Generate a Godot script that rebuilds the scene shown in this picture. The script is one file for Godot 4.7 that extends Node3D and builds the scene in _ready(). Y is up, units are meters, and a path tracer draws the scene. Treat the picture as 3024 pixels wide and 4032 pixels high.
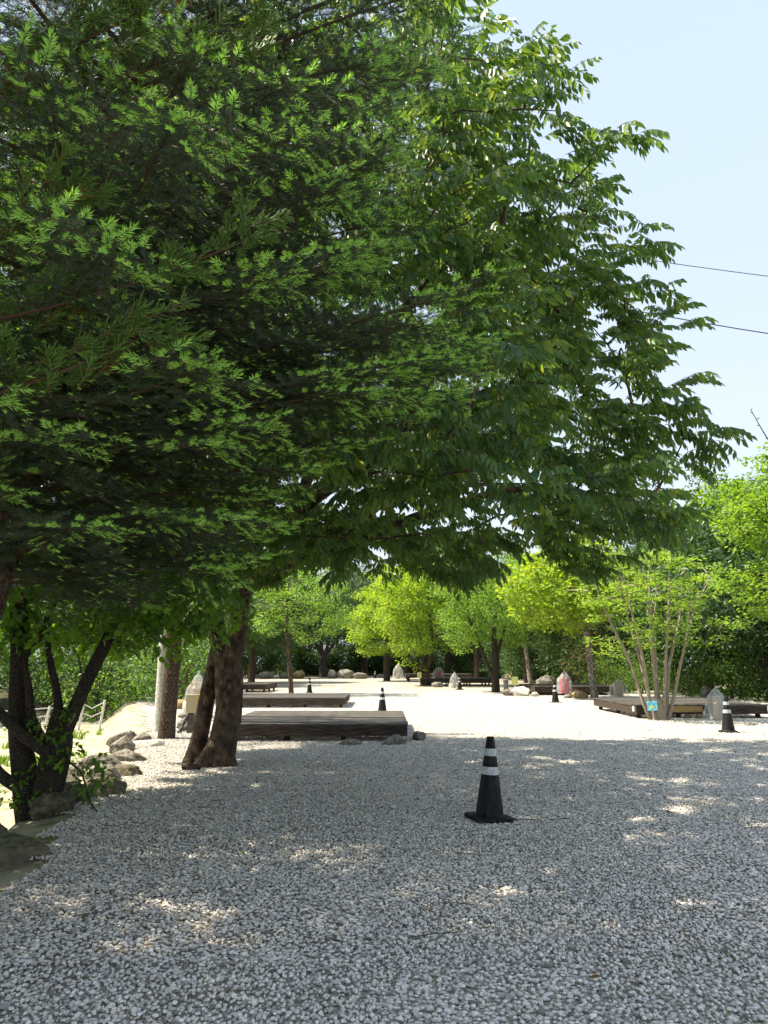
extends Node3D

# ------------------------------------------------------------------ mesh builder
class Geo:
	var v := PackedVector3Array()
	var n := PackedVector3Array()
	var c := PackedColorArray()
	var uv := PackedVector2Array()
	var ix := PackedInt32Array()
	var tint := Color.WHITE

	func tri(a: Vector3, b: Vector3, d: Vector3) -> void:
		var m := (d - a).cross(b - a).normalized()
		var k := v.size()
		v.append(a); v.append(b); v.append(d)
		n.append(m); n.append(m); n.append(m)
		c.append(tint); c.append(tint); c.append(tint)
		uv.append(Vector2(a.x, a.z)); uv.append(Vector2(b.x, b.z)); uv.append(Vector2(d.x, d.z))
		ix.append(k); ix.append(k + 1); ix.append(k + 2)

	func quad(a: Vector3, b: Vector3, d: Vector3, e: Vector3) -> void:
		tri(a, b, d)
		tri(a, d, e)

	# a tapered tube with smooth sides; u runs round it, v along it in metres
	func tube(p: Array, r: Array, sides := 6, knobs := 0.0, s := 1.0) -> void:
		var t: Vector3 = (p[1] - p[0]).normalized()
		var u := t.cross(Vector3.RIGHT if absf(t.x) < 0.8 else Vector3.BACK).normalized()
		var k0 := v.size()
		var along := 0.0
		for i in p.size():
			if i > 0:
				along += (p[i] - p[i - 1]).length()
				t = ((p[mini(i + 1, p.size() - 1)] as Vector3) - p[i - 1]).normalized()
				u = (u - t * u.dot(t)).normalized()
			var w := t.cross(u)
			for j in sides + 1:
				var a := TAU * (j % sides) / sides
				var out := u * cos(a) + w * sin(a)
				var rr: float = r[i]
				if knobs > 0.0:
					rr *= 1.0 + knobs * (sin(a * 2.0 + along * 2.1 * s) * 0.5 + sin(a * 3.0 - along * 3.7 * s + 1.0) * 0.35 + sin(a * 5.0 + along * 9.0) * 0.2)
				v.append(p[i] + out * rr)
				n.append(out)
				c.append(tint)
				uv.append(Vector2(float(j) / sides, along))
		for i in p.size() - 1:
			for j in sides:
				var q := k0 + i * (sides + 1) + j
				ix.append(q); ix.append(q + sides + 1); ix.append(q + 1)
				ix.append(q + 1); ix.append(q + sides + 1); ix.append(q + sides + 2)

	# a pointed leaf folded along its midrib
	func leaf(at: Vector3, dir: Vector3, up: Vector3, long: float, wide: float, fold := 0.25, curl := 0.15) -> void:
		var side := dir.cross(up).normalized()
		var top := side.cross(dir).normalized()
		var e := at + dir * long - top * long * curl
		for k: float in [1.0, -1.0]:
			var p := at + dir * long * 0.27 + side * wide * 0.46 * k + top * wide * fold
			var q := at + dir * long * 0.60 + side * wide * 0.40 * k + top * (wide * fold * 0.8 - long * curl * 0.4)
			if k > 0:
				tri(at, p, q)
				tri(at, q, e)
			else:
				tri(at, q, p)
				tri(at, e, q)

	func needle(at: Vector3, dir: Vector3, side: Vector3, long: float, wide: float) -> void:
		var m := at + dir * long * 0.45
		tri(at, m + side * wide * 0.5, at + dir * long)
		tri(at, at + dir * long, m - side * wide * 0.5)

	func lathe(profile: Array, sides := 24, centre := Vector3.ZERO) -> void:
		var k0 := v.size()
		for i in profile.size():
			var p: Vector2 = profile[i]
			var a: Vector2 = profile[maxi(i - 1, 0)]
			var b: Vector2 = profile[mini(i + 1, profile.size() - 1)]
			var sl := (b - a).normalized()
			for j in sides + 1:
				var t := TAU * (j % sides) / sides
				var o := Vector3(cos(t), 0, sin(t))
				v.append(centre + o * p.x + Vector3.UP * p.y)
				n.append((o * sl.y - Vector3.UP * sl.x).normalized())
				c.append(tint)
				uv.append(Vector2(float(j) / sides, float(i) / (profile.size() - 1)))
		for i in profile.size() - 1:
			for j in sides:
				var q := k0 + i * (sides + 1) + j
				ix.append(q); ix.append(q + 1); ix.append(q + sides + 1)
				ix.append(q + 1); ix.append(q + sides + 2); ix.append(q + sides + 1)

	func box(lo: Vector3, hi: Vector3) -> void:
		var a := lo
		var b := Vector3(hi.x, lo.y, lo.z)
		var d := Vector3(hi.x, lo.y, hi.z)
		var e := Vector3(lo.x, lo.y, hi.z)
		var up := Vector3(0, hi.y - lo.y, 0)
		quad(a + up, b + up, d + up, e + up)
		quad(a, e, d, b)
		quad(e, e + up, d + up, d)
		quad(b, b + up, a + up, a)
		quad(d, d + up, b + up, b)
		quad(a, a + up, e + up, e)

	func into(mesh: ArrayMesh, mat: Material) -> void:
		if ix.is_empty():
			return
		var arr := []
		arr.resize(Mesh.ARRAY_MAX)
		arr[Mesh.ARRAY_VERTEX] = v
		arr[Mesh.ARRAY_NORMAL] = n
		arr[Mesh.ARRAY_COLOR] = c
		arr[Mesh.ARRAY_TEX_UV] = uv
		arr[Mesh.ARRAY_INDEX] = ix
		mesh.add_surface_from_arrays(Mesh.PRIMITIVE_TRIANGLES, arr)
		mesh.surface_set_material(mesh.get_surface_count() - 1, mat)

	func mesh(mat: Material) -> ArrayMesh:
		var m := ArrayMesh.new()
		into(m, mat)
		return m


# ------------------------------------------------------------------ nodes
var taken := {}
var rng := RandomNumberGenerator.new()
var M := {}

func numbered(called: String) -> String:
	var k: int = taken.get(called, 0)
	taken[called] = k + 1
	return called if k == 0 else "%s_%03d" % [called, k]

func thing(called: String, label: String, category: String, at := Vector3.ZERO, group := "") -> Node3D:
	var o := Node3D.new()
	o.name = numbered(called)
	add_child(o, true)
	o.position = at
	o.set_meta("label", label)
	o.set_meta("category", category)
	if group:
		o.set_meta("group", group)
	return o

func part(parent: Node3D, called: String, mesh: Mesh, mat: Material = null, at := Vector3.ZERO) -> MeshInstance3D:
	var o := MeshInstance3D.new()
	o.name = called
	o.mesh = mesh
	if mat:
		o.material_override = mat
	parent.add_child(o, true)
	o.position = at
	return o

func solid(called: String, mesh: Mesh, label: String, category: String, at := Vector3.ZERO, group := "") -> MeshInstance3D:
	var o := MeshInstance3D.new()
	o.name = numbered(called)
	o.mesh = mesh
	add_child(o, true)
	o.position = at
	o.set_meta("label", label)
	o.set_meta("category", category)
	if group:
		o.set_meta("group", group)
	return o

func structure(called: String, mesh: Mesh, at := Vector3.ZERO) -> MeshInstance3D:
	var o := MeshInstance3D.new()
	o.name = called
	o.mesh = mesh
	add_child(o, true)
	o.position = at
	o.set_meta("kind", "structure")
	return o

func scatter(parent: Node3D, called: String, mesh: Mesh, where: Array) -> MultiMeshInstance3D:
	var mm := MultiMesh.new()
	mm.transform_format = MultiMesh.TRANSFORM_3D
	mm.mesh = mesh
	mm.instance_count = where.size()
	for i in where.size():
		mm.set_instance_transform(i, where[i])
	var o := MultiMeshInstance3D.new()
	o.name = called
	o.multimesh = mm
	o.set_meta("kind", "stuff")
	parent.add_child(o, true)
	return o

func rnd(a: float, b: float) -> float:
	return rng.randf_range(a, b)

func rball() -> Vector3:
	while true:
		var p := Vector3(rnd(-1, 1), rnd(-1, 1), rnd(-1, 1))
		if p.length_squared() < 1.0:
			return p
	return Vector3.ZERO

# ------------------------------------------------------------------ materials
func lin(r: float, g: float, b: float) -> Color:
	return Color(r, g, b).linear_to_srgb()

func mat(albedo: Color, rough := 0.9, spec := 0.5) -> StandardMaterial3D:
	var m := StandardMaterial3D.new()
	m.albedo_color = albedo
	m.roughness = rough
	m.metallic_specular = spec
	return m

# a leaf: base colour, share of light let through and its colour (linear)
func leafmat(base: Color, through: float, glow: Color, rough := 0.5) -> StandardMaterial3D:
	var m := mat(base, rough, 0.4)
	m.backlight_enabled = true
	var k := through * 2.0 / maxf(glow.r, maxf(glow.g, glow.b))
	m.backlight = Color(glow.r * k, glow.g * k, glow.b * k).linear_to_srgb()
	return m

func noise_tex(seed_: int, freq: float, colors: Array, stops: Array, kind := FastNoiseLite.TYPE_SIMPLEX_SMOOTH, oct := 5, size := 512, warp := 0.0) -> NoiseTexture2D:
	var f := FastNoiseLite.new()
	f.seed = seed_
	f.noise_type = kind
	f.frequency = freq
	f.fractal_octaves = oct
	if warp > 0.0:
		f.domain_warp_enabled = true
		f.domain_warp_amplitude = warp
		f.domain_warp_frequency = freq * 1.7
	var t := NoiseTexture2D.new()
	t.width = size
	t.height = size
	t.seamless = true
	t.noise = f
	if colors.size():
		var g := Gradient.new()
		g.offsets = PackedFloat32Array(stops)
		g.colors = PackedColorArray(colors)
		t.color_ramp = g
	return t

func rough_surface(m: StandardMaterial3D, height: Texture2D, cm: float) -> void:
	m.heightmap_enabled = true
	m.heightmap_texture = height
	m.heightmap_scale = cm

func make_materials() -> void:
	var grey := noise_tex(3, 0.02, [], [])
	# bark
	var bk := noise_tex(11, 0.012, [lin(.028, .021, .016), lin(.070, .053, .040), lin(.125, .094, .068), lin(.27, .15, .085)], [0.15, 0.45, 0.68, 0.86], FastNoiseLite.TYPE_SIMPLEX_SMOOTH, 6, 512, 22.0)
	var bh := noise_tex(12, 0.025, [], [], FastNoiseLite.TYPE_SIMPLEX_SMOOTH, 5, 512, 14.0)
	var b := mat(Color.WHITE, 0.95, 0.3)
	b.albedo_texture = bk
	b.uv1_triplanar = true
	b.uv1_world_triplanar = true
	b.uv1_scale = Vector3(1.1, 0.7, 1.1)
	rough_surface(b, bh, 4.5)
	M.bark = b
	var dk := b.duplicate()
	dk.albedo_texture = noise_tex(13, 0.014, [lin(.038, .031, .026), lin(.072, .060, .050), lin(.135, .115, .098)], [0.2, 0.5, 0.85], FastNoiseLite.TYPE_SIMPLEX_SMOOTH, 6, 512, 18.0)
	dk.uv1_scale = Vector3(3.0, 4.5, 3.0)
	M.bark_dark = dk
	var fb := mat(Color.WHITE, 0.97, 0.25)
	fb.albedo_texture = noise_tex(14, 0.03, [lin(.03, .022, .017), lin(.10, .075, .055), lin(.20, .15, .11)], [0.25, 0.5, 0.8], FastNoiseLite.TYPE_CELLULAR, 3, 512, 10.0)
	fb.uv1_triplanar = true
	fb.uv1_world_triplanar = true
	fb.uv1_scale = Vector3(2.6, 1.1, 2.6)
	rough_surface(fb, noise_tex(15, 0.035, [], [], FastNoiseLite.TYPE_CELLULAR, 3, 512, 10.0), 2.5)
	M.bark_fir = fb
	M.twig = mat(lin(.075, .05, .035), 0.9, 0.3)
	M.twig_red = mat(lin(.085, .05, .035), 0.9, 0.3)
	M.bark_pale = b.duplicate()
	M.bark_pale.albedo_texture = noise_tex(16, 0.02, [lin(.10, .085, .065), lin(.24, .21, .16), lin(.45, .42, .36)], [0.3, 0.5, 0.7], FastNoiseLite.TYPE_CELLULAR, 3, 512, 12.0)
	M.bark_pale.uv1_scale = Vector3(1.4, 0.8, 1.4)
	M.bark_stem = mat(lin(.28, .24, .19), 0.9, 0.3)
	# leaves
	M.zelk_a = leafmat(lin(.036, .086, .038), 0.12, Color(.52, 1, .10), 0.36)
	M.zelk_b = leafmat(lin(.048, .104, .040), 0.16, Color(.62, 1, .10), 0.38)
	M.zelk_c = leafmat(lin(.08, .13, .04), 0.24, Color(.78, 1, .08), 0.45)
	M.fir_old = leafmat(lin(.026, .043, .026), 0.04, Color(.4, 1, .15), 0.5)
	M.fir_mid = leafmat(lin(.040, .060, .032), 0.05, Color(.5, 1, .12), 0.5)
	M.fir_new = leafmat(lin(.28, .50, .10), 0.30, Color(.5, 1, .08), 0.5)
	M.juni = leafmat(lin(.075, .15, .03), 0.08, Color(.5, 1, .1), 0.6)
	M.juni_tip = leafmat(lin(.12, .25, .04), 0.12, Color(.5, 1, .1), 0.6)
	M.juni_brown = leafmat(lin(.16, .085, .025), 0.06, Color(1, .6, .15), 0.7)
	M.maple_a = leafmat(lin(.12, .20, .022), 0.27, Color(.68, 1, .03), 0.5)
	M.maple_b = leafmat(lin(.09, .165, .022), 0.24, Color(.6, 1, .04), 0.5)
	M.maple_c = leafmat(lin(.16, .23, .026), 0.28, Color(.8, 1, .04), 0.5)
	M.green_a = leafmat(lin(.048, .108, .024), 0.14, Color(.5, 1, .05), 0.5)
	M.green_b = leafmat(lin(.075, .15, .026), 0.20, Color(.6, 1, .05), 0.5)
	M.dark_a = leafmat(lin(.024, .054, .019), 0.06, Color(.45, 1, .08), 0.45)
	M.dark_b = leafmat(lin(.034, .070, .022), 0.08, Color(.5, 1, .08), 0.45)
	M.pine_a = leafmat(lin(.030, .060, .024), 0.06, Color(.5, 1, .12), 0.6)
	M.pine_b = leafmat(lin(.048, .085, .026), 0.08, Color(.5, 1, .12), 0.6)
	M.cherry_a = leafmat(lin(.032, .078, .018), 0.20, Color(.45, 1, .05), 0.4)
	M.cherry_b = leafmat(lin(.05, .11, .02), 0.24, Color(.55, 1, .05), 0.4)
	M.rust_a = leafmat(lin(.14, .075, .035), 0.06, Color(1, .6, .2), 0.7)
	M.grass = leafmat(lin(.13, .20, .035), 0.20, Color(.65, 1, .08), 0.6)
	# stone and ground
	var r := mat(Color.WHITE, 0.93, 0.35)
	r.albedo_texture = noise_tex(21, 0.014, [lin(.085, .078, .062), lin(.155, .142, .118), lin(.235, .22, .19), lin(.36, .34, .30)], [0.15, 0.42, 0.62, 0.88], FastNoiseLite.TYPE_SIMPLEX_SMOOTH, 6, 512, 18.0)
	r.uv1_triplanar = true
	r.uv1_world_triplanar = true
	r.uv1_scale = Vector3(1.6, 1.6, 1.6)
	rough_surface(r, noise_tex(22, 0.03, [], []), 1.6)
	M.rock = r
	M.rock_mossy = r.duplicate()
	M.rock_mossy.albedo_texture = noise_tex(24, 0.012, [lin(.07, .064, .042), lin(.12, .108, .07), lin(.19, .175, .13), lin(.15, .15, .055)], [0.2, 0.45, 0.65, 0.85], FastNoiseLite.TYPE_SIMPLEX_SMOOTH, 6, 512, 18.0)
	M.rock_pale = r.duplicate()
	M.rock_pale.albedo_texture = noise_tex(25, 0.014, [lin(.34, .30, .23), lin(.52, .48, .41), lin(.68, .65, .6)], [0.2, 0.5, 0.8])
	M.rock_tan = r.duplicate()
	M.rock_tan.albedo_texture = noise_tex(26, 0.02, [lin(.16, .10, .04), lin(.36, .26, .12), lin(.5, .41, .25)], [0.25, 0.5, 0.8], FastNoiseLite.TYPE_CELLULAR, 3, 512, 12.0)
	var gs := mat(Color.WHITE, 0.95, 0.3)
	gs.vertex_color_use_as_albedo = true
	gs.albedo_texture = noise_tex(31, 0.05, [lin(.72, .72, .72), lin(1, 1, 1)], [0.25, 0.55], FastNoiseLite.TYPE_SIMPLEX, 3, 256)
	gs.uv1_triplanar = true
	gs.uv1_scale = Vector3(14, 14, 14)
	M.gravel = gs
	var gy := mat(Color.WHITE, 0.97, 0.2)
	gy.albedo_texture = noise_tex(32, 0.09, [lin(.26, .24, .21), lin(.46, .44, .40), lin(.58, .56, .51), lin(.72, .69, .64)], [0.15, 0.35, 0.6, 0.8], FastNoiseLite.TYPE_CELLULAR, 3, 1024)
	gy.uv1_triplanar = true
	gy.uv1_world_triplanar = true
	gy.uv1_scale = Vector3(0.55, 0.55, 0.55)
	gy.detail_enabled = true
	gy.detail_blend_mode = BaseMaterial3D.BLEND_MODE_MUL
	gy.detail_albedo = noise_tex(33, 0.008, [lin(.72, .66, .56), lin(1, .98, .95), lin(.92, .86, .74)], [0.3, 0.5, 0.75], FastNoiseLite.TYPE_SIMPLEX_SMOOTH, 4, 512)
	gy.detail_uv_layer = BaseMaterial3D.DETAIL_UV_2
	gy.uv2_triplanar = true
	gy.uv2_world_triplanar = true
	gy.uv2_scale = Vector3(0.11, 0.11, 0.11)
	rough_surface(gy, noise_tex(34, 0.09, [], [], FastNoiseLite.TYPE_CELLULAR, 3, 1024), 2.5)
	M.yard = gy
	var sd := mat(Color.WHITE, 0.97, 0.2)
	sd.albedo_texture = noise_tex(36, 0.012, [lin(.14, .17, .05), lin(.30, .26, .17), lin(.40, .36, .28), lin(.34, .29, .21)], [0.24, 0.36, 0.6, 0.85], FastNoiseLite.TYPE_SIMPLEX_SMOOTH, 6, 1024)
	sd.uv1_triplanar = true
	sd.uv1_world_triplanar = true
	sd.uv1_scale = Vector3(0.16, 0.16, 0.16)
	rough_surface(sd, grey, 3.0)
	M.sand = sd
	var so := sd.duplicate()
	so.albedo_texture = noise_tex(37, 0.014, [lin(.035, .03, .018), lin(.075, .062, .038), lin(.06, .085, .025)], [0.25, 0.5, 0.75])
	M.soil = so
	# wood
	for w in [["deck_a", lin(.050, .046, .041), lin(.125, .116, .102)], ["deck_b", lin(.062, .056, .049), lin(.155, .142, .122)], ["deck_brown", lin(.032, .025, .020), lin(.082, .062, .048)], ["board_new", lin(.36, .22, .08), lin(.52, .36, .16)]]:
		var m := mat(Color.WHITE, 0.85, 0.35)
		m.albedo_texture = noise_tex(40 + M.size(), 0.02, [w[1], w[2]], [0.3, 0.75], FastNoiseLite.TYPE_SIMPLEX_SMOOTH, 5, 256)
		m.uv1_triplanar = true
		m.uv1_world_triplanar = true
		m.uv1_scale = Vector3(0.5, 5, 5)
		rough_surface(m, m.albedo_texture, 0.3)
		M[w[0]] = m
	M.under = M.deck_brown
	# cones, bags, boxes
	var ck := mat(Color.WHITE, 0.6, 0.3)
	ck.albedo_texture = noise_tex(50, 0.02, [lin(.008, .008, .009), lin(.013, .013, .013), lin(.06, .055, .048)], [0.3, 0.6, 0.88], FastNoiseLite.TYPE_SIMPLEX_SMOOTH, 5, 256)
	ck.uv1_triplanar = true
	ck.uv1_scale = Vector3(3, 1.2, 3)
	M.cone = ck
	M.cone_base = ck.duplicate()
	M.cone_base.roughness = 0.75
	var pl := mat(Color(0.93, 0.94, 0.95, 0.20), 0.32, 0.6)
	pl.transparency = BaseMaterial3D.TRANSPARENCY_ALPHA
	M.plastic = pl
	M.cream = mat(lin(.55, .47, .28), 0.6)
	M.cream_side = mat(lin(.58, .44, .12), 0.6)
	M.box_grey = mat(lin(.27, .27, .26), 0.6)
	M.box_tan = mat(lin(.46, .33, .18), 0.8)
	M.red = mat(lin(.45, .03, .04), 0.45)
	M.black = mat(lin(.012, .012, .012), 0.6)
	M.white = mat(lin(.75, .75, .73), 0.6)
	M.concrete = mat(Color.WHITE, 0.9)
	M.concrete.albedo_texture = noise_tex(55, 0.02, [lin(.33, .32, .29), lin(.52, .51, .47)], [0.3, 0.7])
	M.concrete.uv1_triplanar = true
	M.concrete.uv1_world_triplanar = true
	M.rope = mat(lin(.6, .59, .55), 0.9)
	M.cable = mat(lin(.06, .08, .12), 0.7)
	var wt := mat(lin(.035, .06, .045), 0.06, 0.5)
	rough_surface(wt, noise_tex(57, 0.02, [], []), 1.2)
	wt.uv1_triplanar = true
	wt.uv1_world_triplanar = true
	wt.uv1_scale = Vector3(0.5, 0.5, 0.5)
	M.water = wt

# reflective sheeting: facets printed between pale lines, and a few black strokes on one side
func band_texture(seed_: int, glyph: bool) -> ImageTexture:
	var im := Image.create(512, 64, false, Image.FORMAT_RGB8)
	var r := RandomNumberGenerator.new()
	r.seed = seed_
	for y in 64:
		for x in 512:
			var cell := 42.0
			var u := fposmod(x, cell) / cell
			var w := fposmod(y, 32.0) / 32.0
			var up := absf(u - 0.5) * 2.0
			var above := w > up
			var cellid := int(x / cell) * 7 + int(y / 32) * 13 + (3 if above else 0)
			var t := 0.60 + 0.16 * fposmod(sin(cellid * 12.9898) * 43758.5453, 1.0)
			var line := minf(absf(w - up) * 0.7, minf(u, 1.0 - u))
			line = minf(line, minf(w, 1.0 - w))
			if line < 0.035:
				t += 0.12
			im.set_pixel(x, y, Color(t * 0.96, t * 0.985, t))
	if glyph:
		var ink := Color(0.04, 0.04, 0.06)
		var x0 := 322
		for q in [[0, 14, 12, 3], [0, 14, 3, 14], [10, 14, 3, 14], [0, 25, 13, 3], [16, 12, 3, 22], [19, 18, 5, 3], [19, 25, 5, 3], [3, 34, 3, 14], [3, 46, 18, 3], [28, 14, 11, 3], [28, 14, 3, 16], [28, 28, 11, 3], [43, 12, 3, 20], [30, 36, 16, 3], [30, 36, 3, 12], [30, 46, 16, 3]]:
			im.fill_rect(Rect2i(x0 + q[0], 8 + q[1] * 0.9, q[2], q[3]), ink)
	return ImageTexture.create_from_image(im)

# ------------------------------------------------------------------ shapes
var spheres := {}

func icosphere(detail: int) -> Array:
	if spheres.has(detail):
		return spheres[detail]
	var t := (1.0 + sqrt(5.0)) / 2.0
	var p: Array = []
	for q in [[-1, t, 0], [1, t, 0], [-1, -t, 0], [1, -t, 0], [0, -1, t], [0, 1, t], [0, -1, -t], [0, 1, -t], [t, 0, -1], [t, 0, 1], [-t, 0, -1], [-t, 0, 1]]:
		p.append(Vector3(q[0], q[1], q[2]).normalized())
	var f: Array = [[0, 11, 5], [0, 5, 1], [0, 1, 7], [0, 7, 10], [0, 10, 11], [1, 5, 9], [5, 11, 4], [11, 10, 2], [10, 7, 6], [7, 1, 8], [3, 9, 4], [3, 4, 2], [3, 2, 6], [3, 6, 8], [3, 8, 9], [4, 9, 5], [2, 4, 11], [6, 2, 10], [8, 6, 7], [9, 8, 1]]
	for d in detail:
		var mid := {}
		var g: Array = []
		for q in f:
			var m: Array = []
			for e in 3:
				var a: int = q[e]
				var b: int = q[(e + 1) % 3]
				var key := mini(a, b) * 100000 + maxi(a, b)
				if not mid.has(key):
					mid[key] = p.size()
					p.append(((p[a] + p[b]) as Vector3).normalized())
				m.append(mid[key])
			g.append([q[0], m[0], m[2]])
			g.append([q[1], m[1], m[0]])
			g.append([q[2], m[2], m[1]])
			g.append([m[0], m[1], m[2]])
		f = g
	spheres[detail] = [p, f]
	return spheres[detail]

# a weathered boulder: a lump cut by a few planes; its base lies at y = 0
func rock_mesh(seed_: int, size: Vector3, mt: Material, detail := 3) -> ArrayMesh:
	var base := icosphere(detail)
	var f := FastNoiseLite.new()
	f.seed = seed_
	f.frequency = 0.9
	f.fractal_octaves = 3
	var r := RandomNumberGenerator.new()
	r.seed = seed_ * 7 + 3
	var planes: Array = []
	for k in 9:
		planes.append([Vector3(r.randf_range(-1, 1), r.randf_range(-0.7, 1), r.randf_range(-1, 1)).normalized(), r.randf_range(0.62, 0.88)])
	var st := SurfaceTool.new()
	st.begin(Mesh.PRIMITIVE_TRIANGLES)
	st.set_smooth_group(0)
	var lo := 9.0
	var pts: Array = []
	for q in base[0]:
		var p: Vector3 = q * (1.0 + 0.30 * f.get_noise_3dv(q * 1.3 + Vector3(seed_, 0, 0)))
		for pl in planes:
			var over: float = p.dot(pl[0]) - pl[1]
			if over > 0:
				p -= pl[0] * over * 0.88
		p *= 1.0 + 0.05 * f.get_noise_3dv(q * 6.0)
		p = p * size * 0.5
		lo = minf(lo, p.y)
		pts.append(p)
	for p in pts:
		st.add_vertex(p - Vector3(0, lo + size.y * 0.12, 0))
	for q in base[1]:
		st.add_index(q[0]); st.add_index(q[2]); st.add_index(q[1])
	st.generate_normals()
	var m := st.commit()
	m.surface_set_material(0, mt)
	return m

func rock(label: String, at: Vector3, size: Vector3, mt: Material, seed_: int, group := "", turn := 0.0, detail := 3) -> void:
	var o := solid("boulder" if size.x > 0.45 else "stone", rock_mesh(seed_, size, mt, detail), label, "rock", at, group)
	o.rotation.y = turn

# ---- leafy pieces. Each grows from the origin along +Z, with +Y up
func zelkova_spray(seed_: int) -> ArrayMesh:
	rng.seed = seed_
	var wood := Geo.new()
	var a := Geo.new()
	var b := Geo.new()
	var d := Geo.new()
	var twigs: Array = [[Vector3.ZERO, 0.0, rnd(0.40, 0.5), 16]]
	twigs.append([Vector3(0, -0.004, 0.10), rnd(0.5, 0.8), rnd(0.26, 0.34), 11])
	twigs.append([Vector3(0, -0.012, 0.17), rnd(-0.8, -0.5), rnd(0.22, 0.30), 9])
	for t in twigs:
		var o: Vector3 = t[0]
		var yaw: float = t[1]
		var ln: float = t[2]
		var out := Vector3(sin(yaw), 0, cos(yaw))
		var sideways := Vector3(out.z, 0, -out.x)
		var pts: Array = []
		var rad: Array = []
		for i in 6:
			var s := i / 5.0
			pts.append(o + out * ln * s * (1.0 - 0.22 * s) + Vector3(0, 0.03 * s - 0.30 * s * s, 0) * ln * 1.5)
			rad.append(lerpf(0.0032, 0.001, s))
		wood.tube(pts, rad, 3)
		for i in t[3]:
			var s: float = (i + 0.8) / t[3]
			var k := s * 5.0
			var p: Vector3 = (pts[int(minf(k, 4.99))] as Vector3).lerp(pts[mini(int(minf(k, 4.99)) + 1, 5)], minf(k, 5.0) - int(minf(k, 4.99)))
			var sd := 1.0 if i % 2 == 0 else -1.0
			if i == t[3] - 1:
				sd = 0.0
			var dir := (sideways * sd * rnd(0.5, 0.85) + out * rnd(0.25, 0.7) + Vector3.DOWN * rnd(0.6, 1.5)).normalized()
			var up := (Vector3.UP + sideways * sd * 0.2 + rball() * 0.5).normalized()
			var l := rnd(0.075, 0.108) * (0.75 + 0.35 * sin(s * PI))
			var g: Geo = [a, a, b, b, b, d][rng.randi() % 6]
			g.leaf(p, dir, up, l, l * rnd(0.42, 0.50), 0.16, rnd(0.02, 0.2))
	var m := ArrayMesh.new()
	wood.into(m, M.twig)
	a.into(m, M.zelk_a)
	b.into(m, M.zelk_b)
	d.into(m, M.zelk_c)
	return m

# a bunch of leaves that lie mostly level, for trees farther off
func leaf_bunch(seed_: int, count: int, size: Vector3, long: float, wide: float, mats: Array, level := 0.55, hang := 0.2) -> ArrayMesh:
	rng.seed = seed_
	var gs: Array = []
	for k in mats.size():
		gs.append(Geo.new())
	for i in count:
		var q := rball()
		var p := q * size
		var az := rnd(0, TAU)
		var dir := (Vector3(cos(az), 0, sin(az)) + q * 0.6 + Vector3.DOWN * rnd(0.0, hang * 2.0)).normalized()
		var up := (Vector3.UP * level + rball() * (1.1 - level)).normalized()
		var l := long * rnd(0.7, 1.2)
		(gs[rng.randi() % mats.size()] as Geo).leaf(p, dir, up, l, l * wide, 0.12, rnd(0.0, 0.2))
	var m := ArrayMesh.new()
	for k in mats.size():
		(gs[k] as Geo).into(m, mats[k])
	return m

# one fir branchlet: a stalk with side shoots set with needles, pale green new growth at the ends
func fir_branchlet(seed_: int, fresh: float, long := 0.46, per := 1.0) -> ArrayMesh:
	rng.seed = seed_
	var wood := Geo.new()
	var old := Geo.new()
	var mid := Geo.new()
	var young := Geo.new()
	var shoots: Array = [[Vector3.ZERO, Vector3(0, -0.08, 1).normalized(), long]]
	var k := 0
	var z := 0.05
	while z < long * 0.95:
		var sd := 1.0 if k % 2 == 0 else -1.0
		var s := z / long
		var l := lerpf(0.28, 0.13, s) * rnd(0.75, 1.25)
		shoots.append([Vector3(0, -0.08 * z, z), Vector3(sd * rnd(0.65, 0.85), rnd(-0.3, 0.15), rnd(0.6, 0.8)).normalized(), l])
		z += rnd(0.05, 0.08)
		k += 1
	for q in shoots:
		var o: Vector3 = q[0]
		var d: Vector3 = q[1]
		var l: float = q[2]
		wood.tube([o, o + d * l], [0.0026, 0.0012], 3)
		var side := d.cross(Vector3.UP).normalized()
		var up := side.cross(d).normalized()
		var cnt := int(l / 0.0030 * per)
		var green := 1.0 - fresh * rnd(0.5, 1.3)
		for i in cnt:
			var s := (i + rnd(0, 1)) / cnt
			var a := rnd(-0.5, PI + 0.5)
			var out := side * cos(a) + up * sin(a) * 0.85
			var tip := smoothstep(0.86, 1.0, s)
			var nd := (out * lerpf(0.85, 0.35, tip) + d * lerpf(0.55, 1.0, tip)).normalized()
			var across := nd.cross(d).normalized()
			var g := young if s > green and l < long else mid if rng.randf() < 0.35 else old
			if l >= long and s > 1.0 - fresh * 0.35:
				g = young
			g.needle(o + d * l * s, nd, across, rnd(0.028, 0.038) * (1.0 if g != young else 1.15), 0.0034 if g != young else 0.0046)
	var m := ArrayMesh.new()
	wood.into(m, M.twig)
	old.into(m, M.fir_old)
	mid.into(m, M.fir_mid)
	young.into(m, M.fir_new)
	return m

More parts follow.
